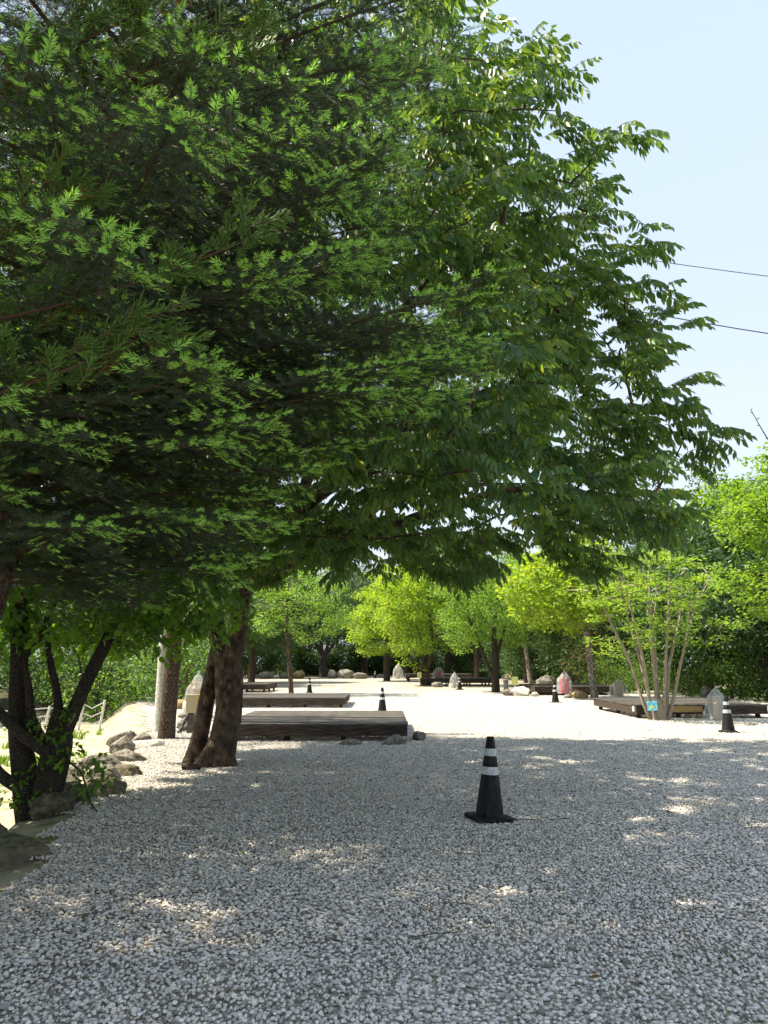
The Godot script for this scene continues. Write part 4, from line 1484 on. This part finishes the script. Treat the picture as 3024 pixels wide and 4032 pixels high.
	leafy_tree("maple_tree", "airy tree of many thin pale stems beside the small blue sign", "", Vector3(7.2, 0, -19.9), stems,
		[[Vector3(-0.3, 3.5, 0), Vector3(1.9, 1.0, 1.5)], [Vector3(-0.8, 2.3, 0.2), Vector3(1.1, 0.7, 1.0)], [Vector3(0.9, 2.6, 0.1), Vector3(1.0, 0.8, 1.0)]], 120, 0.33, airy, 2, Vector2(0.7, 1.1), M.bark_stem, 819, 0.1, 0.2)
	# an unseen leafy tree, added beyond the left border to darken the gravel
	leafy_tree("leafy_tree", "unseen leafy tree added beyond the left border to cast shade", "", Vector3(-6.6, -0.75, -4.4),
		[[[Vector3(0, -0.1, 0), Vector3(0.1, 1.6, 0), Vector3(0.2, 3.4, 0), Vector3(0.2, 7.0, 0)], [.2, .17, .14, .03]]],
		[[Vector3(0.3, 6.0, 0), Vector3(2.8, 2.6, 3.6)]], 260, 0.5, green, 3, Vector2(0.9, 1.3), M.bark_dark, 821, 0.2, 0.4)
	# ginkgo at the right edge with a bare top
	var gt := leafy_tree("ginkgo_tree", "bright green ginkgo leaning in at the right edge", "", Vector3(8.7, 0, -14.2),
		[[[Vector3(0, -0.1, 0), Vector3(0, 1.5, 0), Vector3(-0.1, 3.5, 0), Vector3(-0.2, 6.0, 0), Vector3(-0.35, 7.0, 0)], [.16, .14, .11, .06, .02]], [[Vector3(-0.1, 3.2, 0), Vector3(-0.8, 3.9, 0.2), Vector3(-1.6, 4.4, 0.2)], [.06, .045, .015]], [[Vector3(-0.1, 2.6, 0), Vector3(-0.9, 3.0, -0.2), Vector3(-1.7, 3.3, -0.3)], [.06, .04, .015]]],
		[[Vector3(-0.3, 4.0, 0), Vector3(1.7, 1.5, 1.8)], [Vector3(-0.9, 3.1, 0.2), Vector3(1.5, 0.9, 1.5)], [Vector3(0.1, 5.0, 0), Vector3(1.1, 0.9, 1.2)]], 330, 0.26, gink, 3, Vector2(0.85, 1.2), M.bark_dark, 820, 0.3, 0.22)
	for q in [[[Vector3(-0.3, 4.9, 0), Vector3(-0.75, 5.4, 0.1), Vector3(-1.05, 5.85, 0.1), Vector3(-1.32, 6.45, 0.1)], 0.02], [[Vector3(-0.35, 5.3, 0.3), Vector3(-0.62, 6.0, 0.35), Vector3(-0.8, 6.9, 0.35)], 0.02], [[Vector3(-0.5, 5.0, 0), Vector3(-0.9, 5.15, 0.1), Vector3(-1.25, 5.2, 0.1)], 0.012]]:
		var b := Geo.new()
		var r := ribbon(q[0], [q[1], q[1] * 0.8, q[1] * 0.6, q[1] * 0.3].slice(0, q[0].size()), 5)
		b.tube(r[0], r[1], 5)
		for i in range(2, r[0].size()):
			var az := rnd(0, TAU)
			b.tube([r[0][i], r[0][i] + Vector3(cos(az), 0.5, sin(az)) * rnd(0.03, 0.08)], [0.007, 0.008], 4)
		part(gt, "bare_branch", b.mesh(M.bark_dark))

# ------------------------------------------------------------------ the green wall behind
func build_backdrop() -> void:
	var dark := leaf_bunch(901, 26, Vector3(0.55, 0.36, 0.55), 0.16, 0.45, [M.dark_a, M.dark_b, M.dark_b], 0.35, 0.8)
	var green := leaf_bunch(902, 26, Vector3(0.55, 0.36, 0.55), 0.16, 0.6, [M.green_a, M.green_b, M.dark_b], 0.45, 0.5)
	var needle := leaf_bunch(903, 46, Vector3(0.5, 0.22, 0.5), 0.22, 0.12, [M.pine_a, M.pine_b, M.pine_a], 0.2, 0.3)
	var rust := leaf_bunch(904, 40, Vector3(0.4, 0.3, 0.4), 0.16, 0.2, [M.rust_a, M.pine_b, M.pine_b], 0.2, 0.3)
	var shrub := leaf_bunch(905, 30, Vector3(0.34, 0.28, 0.34), 0.075, 0.55, [M.green_a, M.green_b, M.dark_b], 0.45, 0.3)
	var shrub2 := leaf_bunch(906, 30, Vector3(0.34, 0.28, 0.34), 0.075, 0.55, [M.maple_b, M.green_b, M.green_a], 0.45, 0.3)
	# [label, x, z, height, radius, kind, trunk]
	var list: Array = [
		["dark drooping tree behind the wrapped boxes at the right", 15.0, -29.5, 8.0, 4.0, 0, 0.22], ["tall dark tree at the right edge behind the hedge", 18.6, -27.0, 8.5, 4.0, 0, 0.22], ["dark leafy tree behind the airy many-stemmed tree", 15.6, -36.0, 8.5, 3.8, 0, 0.25],
		["dark two-stemmed tree behind the tan rock", 12.9, -49.5, 9.0, 3.4, 2, 0.3], ["rust tinged cypress behind the patchy plane trunk", 12.4, -43.0, 6.0, 1.7, 3, 0.18], ["dark pine right of the rust tinged cypress", 14.6, -41.5, 9.0, 2.8, 2, 0.25],
		["dark pine with a brown trunk behind the thin pinkish trunk", 10.8, -57.0, 9.5, 3.0, 2, 0.3], ["dim broadleaved tree behind the long grey deck", 13.8, -60.0, 10.0, 4.0, 0, 0.3], ["straight dark trunk behind the farthest deck", 9.2, -74.0, 11.5, 3.6, 2, 0.42],
		["slanting trunk tree before the far hedge", 6.6, -79.0, 11.5, 3.8, 0, 0.36], ["orange barked pine on the far gravel", 2.3, -80.0, 12.0, 3.4, 2, 0.42],
		["pine standing at the centre of the far hedge", -2.2, -87.0, 13.0, 3.8, 2, 0.35], ["green tree beyond the far hedge left of centre", -10.6, -84.0, 13.0, 4.5, 1, 0.35], ["dark tree at the left end of the far hedge", -14.5, -74.0, 12.0, 4.5, 0, 0.35],
		["pine above the far low deck", -10.2, -58.0, 10.0, 3.4, 2, 0.3], ["leafy tree between the zelkova trunk and the far deck", -13.0, -50.0, 9.5, 4.2, 1, 0.3], ["tall green tree above the pond bushes", -17.5, -44.0, 11.0, 4.8, 1, 0.3], ["large green tree at the far left beyond the pond", -24.0, -38.0, 11.0, 5.0, 1, 0.3],
		["thin pale topped tree above the right hedge line", 20.0, -42.0, 12.5, 3.2, 1, 0.25], ["broad green tree behind the ginkgo", 20.5, -33.0, 9.0, 4.0, 1, 0.25], ["green tree far right behind the ginkgo trunk", 21.0, -22.0, 8.0, 3.8, 1, 0.25],
	]
	for x in 9:
		list.append(["tall tree in the far wood beyond the hedge, %s from the left" % ["first", "second", "third", "fourth", "fifth", "sixth", "seventh", "eighth", "last"][x], -30.0 + x * 7.5 + (x % 3) * 1.2, -104.0 - (x % 4) * 5.0, 15.0 + (x % 3) * 1.5, 5.2, [1, 0, 2][x % 3], 0.35])
	for i in list.size():
		var q: Array = list[i]
		var h: float = q[3]
		var r: float = q[4]
		rng.seed = 950 + i
		var lean := rnd(-0.05, 0.05) * h
		var low := 0.42 if q[5] == 2 else 0.55
		var blobs: Array
		if q[5] >= 2:
			blobs = [[Vector3(lean, h * 0.5, 0), Vector3(r, h * 0.22, r)], [Vector3(lean, h * 0.66, 0), Vector3(r * 0.75, h * 0.22, r * 0.75)], [Vector3(lean, h * 0.84, 0), Vector3(r * 0.45, h * 0.17, r * 0.45)]]
			if q[5] == 3:
				blobs = [[Vector3(0, h * 0.42, 0), Vector3(r, h * 0.4, r)], [Vector3(0, h * 0.72, 0), Vector3(r * 0.6, h * 0.3, r * 0.6)]]
		else:
			blobs = [[Vector3(lean, h * 0.6, 0), Vector3(r, h * 0.36, r)], [Vector3(r * 0.45, h * 0.5, r * 0.3), Vector3(r * 0.7, h * 0.26, r * 0.7)], [Vector3(-r * 0.5, h * 0.48, r * 0.2), Vector3(r * 0.65, h * 0.25, r * 0.7)], [Vector3(lean, h * 0.8, 0), Vector3(r * 0.6, h * 0.22, r * 0.6)]]
		var far: bool = q[2] < -95
		var tr: float = q[6]
		var sc := Vector2(1.3, 2.0) if q[2] > -50 else Vector2(1.7, 2.6)
		leafy_tree(["leafy_tree", "leafy_tree", "pine_tree", "cypress_tree"][q[5]], q[0], "tall trees in the far wood" if far else "trees round the yard", Vector3(q[1], -0.04, q[2]),
			[[[Vector3(0, -0.1, 0), Vector3(lean * 0.3, h * 0.2, 0), Vector3(lean, h * low, 0), Vector3(lean, h * 0.9, 0)], [tr, tr * 0.8, tr * 0.6, 0.03]]],
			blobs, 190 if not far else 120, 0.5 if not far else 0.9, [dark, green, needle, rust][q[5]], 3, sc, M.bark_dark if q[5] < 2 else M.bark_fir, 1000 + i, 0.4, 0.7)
	# clipped and wild shrubs along the edges of the yard
	var hedge: Array = []
	var a := Vector3(12.3, 0, -40.5)
	var corners: Array = [Vector3(11.6, -0.05, -39.0), Vector3(13.2, -0.05, -34.8), Vector3(14.6, -0.05, -30.0), Vector3(16.2, -0.05, -25.5)]
	for i in 11:
		var s := i / 10.0 * 3.0
		var k := mini(int(s), 2)
		hedge.append([(corners[k] as Vector3).lerp(corners[k + 1], s - k), 1.15, 1.65 + 0.3 * sin(i * 2.1), i % 4 == 1 or i == 0])
	var words: Array = ["first, by the rust tinged cypress", "second, bright yellow green", "third, behind the small wrapped box", "fourth, behind the many-stemmed tree", "fifth, behind the thin stems", "sixth, bright, left of the large wrapped box", "seventh, behind the large wrapped box", "eighth, by the round painted stone", "ninth, behind the sunlit cone", "tenth, bright, at the right edge", "last, at the picture's right edge"]
	for i in hedge.size():
		var q: Array = hedge[i]
		bush("shrub in the row along the right edge, " + words[i], q[0], q[1] * 1.15, q[2], shrub2 if q[3] else shrub, 1100 + i, "shrubs along the right edge")
	# taller thicket behind that row
	var back: Array = [["tall dark thicket behind the rust tinged cypress", 14.2, -42.5], ["tall dark thicket behind the small wrapped box", 15.8, -37.5], ["tall dark thicket behind the many-stemmed tree", 17.0, -33.5], ["tall dark thicket behind the large wrapped box", 17.9, -30.0], ["tall dark thicket behind the sunlit cone", 18.8, -26.5], ["tall dark thicket at the right border", 19.8, -22.5], ["tall dark thicket behind the tan rock", 13.6, -48.0], ["tall dark thicket behind the grey deck", 13.4, -54.0]]
	for i in back.size():
		bush(back[i][0], Vector3(back[i][1], -0.05, back[i][2]), 2.4, 4.2 + 0.6 * sin(i * 2.3), dark, 1150 + i, "dark thickets at the right", "thicket", Vector2(1.0, 1.5))
	# the hedge at the far end
	var spots: Array = [[-16, -66], [-13.5, -79], [-11, -88.5], [-8, -90], [-5, -91], [-2, -91], [1, -91], [4, -90], [7, -88], [9.5, -82], [11, -77], [12.2, -71], [12.8, -65], [13.4, -58], [14, -52.5], [14.6, -47.5]]
	for i in spots.size():
		bush("dark shrub in the high hedge round the far end, %s from the left" % ["first", "second", "third", "fourth", "fifth", "sixth", "seventh", "eighth", "ninth", "tenth", "eleventh", "twelfth", "thirteenth", "fourteenth", "fifteenth", "last"][i], Vector3(spots[i][0], -0.05, spots[i][1]), 2.5, 3.6 + 0.5 * sin(i * 1.7), dark, 1200 + i, "far end hedge", "hedge_shrub", Vector2(1.2, 1.7))

# ------------------------------------------------------------------ rocks
func build_rocks() -> void:
	var e := "boulders along the gravel edge"
	rock("large mossy boulder cut by the left border of the picture", Vector3(-3.0, -0.16, -6.1), Vector3(0.95, 0.38, 0.85), M.rock_mossy, 1, e, 0.3, 4)
	rock("dark boulder left of the dark tree's foot", Vector3(-3.95, -0.28, -7.35), Vector3(0.8, 0.46, 0.6), M.rock_mossy, 2, e, 0.1, 4)
	rock("rounded boulder right against the dark tree's foot", Vector3(-3.32, -0.08, -7.85), Vector3(0.46, 0.36, 0.42), M.rock_mossy, 3, e, 1.0, 4)
	rock("low boulder behind the rounded one at the dark tree", Vector3(-3.42, -0.08, -8.45), Vector3(0.6, 0.3, 0.45), M.rock_mossy, 4, e, 0.5, 4)
	rock("smooth olive boulder half sunk in the gravel", Vector3(-3.2, -0.1, -8.85), Vector3(0.6, 0.32, 0.45), M.rock_mossy, 5, e, 0.9, 4)
	rock("dark boulder behind the foot of the dark tree", Vector3(-3.85, -0.2, -9.3), Vector3(0.5, 0.42, 0.45), M.rock_mossy, 6, e, 2.0)
	rock("dark flat boulder in the middle of the stone edge", Vector3(-3.65, -0.1, -9.9), Vector3(0.6, 0.34, 0.45), M.rock, 7, e, 2.4)
	rock("small dark stone sunk in the gravel of the edge", Vector3(-3.45, -0.08, -10.3), Vector3(0.42, 0.25, 0.36), M.rock_mossy, 8, e, 0.2)
	rock("long sloping boulder below the upright one", Vector3(-4.0, -0.16, -10.9), Vector3(0.8, 0.42, 0.55), M.rock, 9, e, 0.7)
	rock("flat boulder at the foot of the upright one", Vector3(-3.95, -0.1, -11.8), Vector3(0.66, 0.28, 0.5), M.rock, 10, e, 0.3)
	rock("upright angular boulder of the stone edge", Vector3(-4.25, -0.05, -12.5), Vector3(0.46, 0.42, 0.42), M.rock, 11, e, 0.6)
	rock("wide pale flat boulder before the fir trunk", Vector3(-4.35, -0.1, -13.7), Vector3(0.95, 0.24, 0.6), M.rock_pale, 12, e, 0.2)
	rock("small grey stone left of the fir trunk's foot", Vector3(-4.7, -0.08, -14.9), Vector3(0.42, 0.24, 0.36), M.rock, 13, e, 1.2)
	rock("grey stone left of the pale pole", Vector3(-5.35, -0.25, -15.6), Vector3(0.7, 0.4, 0.5), M.rock, 14, e, 0.4)
	var b := "stones behind the electric box"
	rock("dark rounded boulder behind the cream electric box", Vector3(-4.8, -0.02, -19.6), Vector3(0.85, 0.36, 0.6), M.rock, 15, b, 0.2)
	rock("flat dark stone beside the electric box post", Vector3(-4.5, -0.02, -18.0), Vector3(0.5, 0.18, 0.4), M.rock, 16, b, 0.2)
	rock("pale block of stone at the electric box post", Vector3(-4.35, -0.04, -16.9), Vector3(0.42, 0.34, 0.4), M.rock, 17, b, 0.9)
	rock("pale boulder seen between the pole and the zelkova trunk", Vector3(-5.6, -0.02, -22.6), Vector3(0.95, 0.5, 0.7), M.rock_pale, 18, b, 0.9)
	rock("small yellow stone behind the pale boulder", Vector3(-6.6, -0.02, -24.6), Vector3(0.5, 0.4, 0.5), M.rock_tan, 19, b, 0.4)
	var d := "stones round the near deck"
	rock("grey stone against the near deck's front corner", Vector3(0.17, -0.04, -14.05), Vector3(0.46, 0.27, 0.38), M.rock, 21, d, 0.4)
	rock("round stone right of the near deck's corner", Vector3(0.66, -0.03, -14.75), Vector3(0.30, 0.24, 0.28), M.rock, 22, d, 1.1)
	rock("flat stone under the near deck's front edge", Vector3(-0.6, -0.04, -14.0), Vector3(0.46, 0.16, 0.34), M.rock, 23, d, 0.1)
	var m := "rocks among the right decks"
	rock("large white rock beside the thick forked tree", Vector3(6.15, -0.05, -34.0), Vector3(0.95, 0.62, 0.65), M.rock_pale, 31, m, 2.6)
	rock("grey rounded rock left of the large white one", Vector3(5.62, -0.03, -34.3), Vector3(0.65, 0.36, 0.5), M.rock, 32, m, 0.3)
	rock("small white rock right of the large white one", Vector3(6.68, -0.03, -33.4), Vector3(0.40, 0.28, 0.36), M.rock_pale, 33, m, 0.5)
	rock("tan block of rock beside the red wrapped box", Vector3(8.15, -0.03, -31.5), Vector3(0.68, 0.52, 0.5), M.rock_tan, 34, m, 0.1)
	rock("small grey stone under the red wrapped box", Vector3(7.75, -0.02, -31.9), Vector3(0.42, 0.24, 0.35), M.rock, 35, m, 0.5)
	rock("long smooth grey stone before the middle distance deck", Vector3(3.3, -0.03, -46.6), Vector3(0.78, 0.36, 0.5), M.rock, 36, m, 0.0)
	rock("small pale stone right of the long grey one", Vector3(4.15, -0.02, -46.8), Vector3(0.42, 0.2, 0.35), M.rock_pale, 37, m, 0.0)
	rock("pinkish boulder behind the thin pinkish trunk", Vector3(11.2, -0.05, -66.0), Vector3(1.25, 0.9, 1.0), M.rock_tan, 38, m, 0.0)
	rock("large boulder under the trees behind the red wrapped box", Vector3(9.6, -0.05, -44.5), Vector3(1.3, 0.9, 0.9), M.rock, 39, m, 0.4)
	rock("low stone left of the boulder under the trees", Vector3(8.9, -0.03, -44.6), Vector3(0.65, 0.26, 0.5), M.rock, 40, m, 0.4)
	rock("flat stone right of the boulder under the trees", Vector3(10.7, -0.03, -44.3), Vector3(0.8, 0.34, 0.6), M.rock, 41, m, 1.4)
	rock("grey boulder under the dark two-stemmed tree", Vector3(12.3, -0.05, -46.5), Vector3(1.3, 0.7, 0.9), M.rock, 42, m, 2.0)
	rock("grey stone with a rust coloured face before the shrubs", Vector3(13.2, -0.03, -31.0), Vector3(0.8, 0.62, 0.5), M.rock, 43, m, 0.8)
	rock("dark flat stone on the gravel right of the sunlit cone", Vector3(8.75, -0.03, -18.2), Vector3(0.34, 0.1, 0.25), M.rock, 44, m, 0.0)
	rock("white stone under the far low deck's edge", Vector3(-7.1, -0.02, -37.3), Vector3(0.5, 0.24, 0.35), M.rock_pale, 45, m, 0.0)
	rock("pale stone behind the small wrapped box", Vector3(11.3, -0.03, -38.2), Vector3(0.9, 0.4, 0.7), M.rock_pale, 46, m, 0.0)
	var f := "boulders at the far left end"
	var fl: Array = [["leftmost of the far boulders, half shaded", -11.2, -72.0, 1.6, 0.9], ["low boulder second in the far row", -9.4, -71.5, 1.3, 0.8], ["sunlit sandy boulder third in the far row", -8.2, -72.5, 1.7, 0.9], ["boulder left of the dark vase shaped tree", -5.0, -72.5, 1.4, 1.0], ["pale topped boulder right of the dark vase shaped tree", -3.6, -72.0, 1.9, 1.1], ["low boulder at the right end of the far row", -2.2, -71.0, 1.5, 0.7], ["flat far stone near the farthest cone", -0.3, -76.0, 1.1, 0.4]]
	for i in fl.size():
		var q: Array = fl[i]
		rock(q[0], Vector3(q[1], -0.05, q[2]), Vector3(q[3], q[4], q[3] * 0.75), [M.rock, M.rock_mossy, M.rock_tan, M.rock, M.rock, M.rock, M.rock][i], 60 + i, f, i * 0.7, 2)

# ------------------------------------------------------------------ bags, boxes, signs, wires, litter
func bag_mesh(seed_: int, r: float, h: float, peak: Vector2) -> ArrayMesh:
	rng.seed = seed_
	var f := FastNoiseLite.new()
	f.seed = seed_
	f.frequency = 1.0
	var rings := 13
	var sides := 26
	var st := SurfaceTool.new()
	st.begin(Mesh.PRIMITIVE_TRIANGLES)
	var pts: Array = []
	for i in rings + 1:
		var s := float(i) / rings
		# a tuft on top, shoulders over the box, a loose skirt on the ground
		var rad := r * (0.10 if s < 0.08 else lerpf(0.13, 0.80, pow(clampf((s - 0.08) / 0.3, 0, 1), 0.8)) if s < 0.38 else lerpf(0.80, 1.05, (s - 0.38) / 0.62))
		for j in sides:
			var a := TAU * (j + 0.5 * (i % 2)) / sides
			var square := 1.0 / pow(pow(absf(cos(a)), 4.0) + pow(absf(sin(a)), 4.0), 0.25)
			var fold := lerpf(1.0, square, 0.75 * smoothstep(0.1, 0.4, s)) * (1.0 + 0.22 * f.get_noise_3d(cos(a) * 1.6, s * 2.0, sin(a) * 1.6) + 0.13 * f.get_noise_3d(cos(a) * 5.0 + 9.0, s * 6.0, sin(a) * 5.0))
			var y := h * (1.0 - s) + 0.05 * h * f.get_noise_3d(cos(a) * 3.0, s * 5.0, sin(a) * 3.0)
			pts.append(Vector3(cos(a) * rad * fold + peak.x * (1.0 - s), maxf(y, 0.0), sin(a) * rad * 0.8 * fold + peak.y * (1.0 - s)))
	st.set_smooth_group(-1)
	for i in rings:
		for j in sides:
			var a := i * sides + j
			var b := i * sides + (j + 1) % sides
			for k in [a, a + sides, b, b, a + sides, b + sides]:
				st.add_vertex(pts[k])
	st.generate_normals()
	var m := st.commit()
	m.surface_set_material(0, M.plastic)
	return m

func build_small_things() -> void:
	# [what, where, radius, height, colour of the box, size of the box]
	var list: Array = [
		["large box at the right", Vector3(8.62, 0, -19.75), 0.32, 0.86, M.box_grey, Vector3(0.30, 0.62, 0.24)],
		["small box behind the sunlit deck", Vector3(10.3, 0, -33.3), 0.42, 0.80, M.box_tan, Vector3(0.34, 0.6, 0.26)],
		["red box behind the third cone", Vector3(7.72, 0.18, -32.4), 0.34, 0.98, M.red, Vector3(0.36, 0.62, 0.26)],
		["box beside the thick forked tree", Vector3(6.35, 0, -39.4), 0.36, 0.98, M.box_grey, Vector3(0.24, 0.6, 0.2)],
		["box beside the cone at the middle distance deck", Vector3(4.15, 0, -44.8), 0.28, 0.95, M.box_grey, Vector3(0.2, 0.6, 0.2)],
		["red box on the middle distance deck", Vector3(3.7, 0.46, -51.6), 0.42, 0.75, M.red, Vector3(0.42, 0.45, 0.3)],
		["far pillar shaped box between the two dark trunks", Vector3(1.3, 0, -70.6), 0.5, 1.45, M.box_grey, Vector3(0.4, 1.0, 0.3)],
		["tall box behind the fir trunk", Vector3(-5.1, 0, -20.6), 0.34, 1.25, M.box_tan, Vector3(0.3, 0.95, 0.24)],
		["white box at the left border of the picture", Vector3(-4.5, -0.35, -8.05), 0.36, 1.15, M.white, Vector3(0.42, 0.85, 0.4)],
	]
	for i in list.size():
		var q: Array = list[i]
		var bx := Geo.new()
		var s: Vector3 = q[5]
		bx.box(Vector3(-s.x / 2, 0, -s.z / 2), Vector3(s.x / 2, s.y, s.z / 2))
		var o := thing("electric_box", "%s, seen through its plastic bag" % q[0], "box", q[1], "boxes under plastic")
		part(o, "case", bx.mesh(q[4]))
		var dr := Geo.new()
		dr.box(Vector3(-s.x / 2 + 0.02, 0.06, s.z / 2 + 0.003), Vector3(-0.01, s.y - 0.04, s.z / 2 + 0.015))
		part(o, "door", dr.mesh(M.box_tan if i != 2 and i != 5 else M.red))
		solid("plastic_bag", bag_mesh(30 + i, q[2], q[3], Vector2(0.04, 0)), "clear plastic bag pulled over the " + q[0], "plastic bag", q[1], "plastic bags over boxes")
	# blue sign
	var sg := thing("garden_sign", "small light blue sign on a thin white stake", "sign", Vector3(6.92, 0, -19.55))
	var im := Image.create(96, 96, false, Image.FORMAT_RGB8)
	for y in 96:
		for x in 96:
			im.set_pixel(x, y, Color(0.36, 0.76, 0.88).lerp(Color(0.55, 0.86, 0.93), 0.5 + 0.5 * sin(x * 0.11 + y * 0.07)))
			var d := Vector2((x - 40) / 22.0, (y - 58) / 12.0).length()
			if d < 1.0 + 0.15 * sin(x * 0.7):
				im.set_pixel(x, y, Color(0.93, 0.86, 0.25))
	for q in [[16, 26, 9, 3], [16, 26, 3, 10], [22, 30, 3, 9], [29, 24, 3, 13], [36, 26, 8, 3], [40, 26, 3, 10], [50, 24, 9, 3], [50, 33, 10, 3], [57, 24, 3, 12], [66, 22, 3, 14], [70, 28, 6, 3], [24, 76, 12, 3], [40, 74, 8, 3], [74, 70, 10, 3], [78, 66, 3, 9]]:
		im.fill_rect(Rect2i(q[0], q[1], q[2], q[3]), Color(0.16, 0.34, 0.42))
	var sm := mat(Color.WHITE, 0.5)
	sm.albedo_texture = ImageTexture.create_from_image(im)
	var board := Geo.new()
	board.box(Vector3(-0.125, 0.26, -0.008), Vector3(0.125, 0.50, 0.006))
	var bd := part(sg, "board", board.mesh(mat(lin(.2, .5, .6), 0.5)))
	var face := QuadMesh.new()
	face.size = Vector2(0.245, 0.235)
	part(bd, "printed_face", face, sm, Vector3(0, 0.38, 0.009))
	var stake := Geo.new()
	stake.tube([Vector3(0, -0.1, -0.02), Vector3(0, 0.46, -0.02)], [.010, .010], 6)
	part(sg, "stake", stake.mesh(M.white))
	sg.rotation = Vector3(0, -0.25, 0.06)
	# two little yellow green tags
	for q in [["small yellow green tag at the sprouting tree", Vector3(2.3, 0, -49.0)], ["small yellow green tag before the large white rock", Vector3(5.82, 0, -33.6)]]:
		var t := thing("plant_tag", q[0], "sign", q[1], "small plant tags")
		var g := Geo.new()
		g.box(Vector3(-0.14, 0.5, 0), Vector3(0.14, 0.86, 0.012))
		part(t, "board", g.mesh(mat(lin(.5, .6, .22), 0.6)))
		var l := Geo.new()
		l.box(Vector3(-0.09, 0.56, 0.0125), Vector3(0.06, 0.62, 0.017))
		l.box(Vector3(-0.09, 0.66, 0.0125), Vector3(0.09, 0.70, 0.017))
		part(t, "print", l.mesh(mat(lin(.7, .6, .05), 0.6)))
		var p := Geo.new()
		p.tube([Vector3(0, -0.1, -0.012), Vector3(0, 0.8, -0.012)], [.012, .012], 5)
		part(t, "stake", p.mesh(M.white))
	# overhead wires
	for q in [["upper overhead wire crossing the sky at the right", Vector3(-4, 19.6, -26), Vector3(24, 15.0, -26), 0.5], ["lower thicker overhead wire at the right", Vector3(-4, 18.1, -26), Vector3(24, 12.4, -26), 0.7]]:
		var g := Geo.new()
		var pts: Array = []
		var rr: Array = []
		for i in 17:
			var s := i / 16.0
			pts.append((q[1] as Vector3).lerp(q[2], s) - Vector3(0, q[3] * 4.0 * s * (1.0 - s), 0) - q[1])
			rr.append(0.016 if q[3] < 0.65 else 0.022)
		g.tube(pts, rr, 5)
		solid("power_line", g.mesh(M.cable), q[0], "wire", q[1], "overhead wires")
	# block at the foot of the zelkova
	var lg := Geo.new()
	lg.tube([Vector3(-0.13, 0.05, 0), Vector3(-0.125, 0.05, 0), Vector3(0.125, 0.05, 0.0), Vector3(0.13, 0.05, 0)], [0.0, .05, .05, 0.0], 8, 0.05)
	solid("wooden_log", lg.mesh(M.deck_brown), "short brown log lying at the foot of the zelkova trunk", "log", Vector3(-2.68, -0.005, -10.75))
	# fallen twigs and a few leaves on the gravel
	rng.seed = 99
	for i in 16:
		var g := Geo.new()
		var l := rnd(0.10, 0.32)
		var a := rnd(-0.5, 0.5)
		var d := Vector3(cos(a), 0, sin(a))
		g.tube([Vector3.ZERO, d * l * 0.5 + Vector3(0, 0.008, rnd(-0.02, 0.02)), d * l + Vector3(0, 0.002, 0)], [.003, .0028, .0015], 4)
		var z := rnd(-9.0, -3.6)
		solid("fallen_twig", g.mesh(M.twig), "thin dark twig lying on the shaded gravel", "twig", Vector3(rnd(-0.4, 0.5) * absf(z), 0.018, z), "twigs on the gravel")
	for i in 12:
		var g := Geo.new()
		g.leaf(Vector3.ZERO, Vector3(1, 0.1, 0).normalized(), Vector3.UP, rnd(0.04, 0.07), 0.025, 0.2, 0.3)
		var z := rnd(-8.0, -3.6)
		var o := solid("fallen_leaf", g.mesh([M.rust_a, M.juni_brown, M.green_b][i % 3]), "small fallen leaf lying on the shaded gravel", "leaf", Vector3(rnd(-0.45, 0.5) * absf(z), 0.024, z), "leaves on the gravel")
		o.rotation.y = rnd(0, TAU)
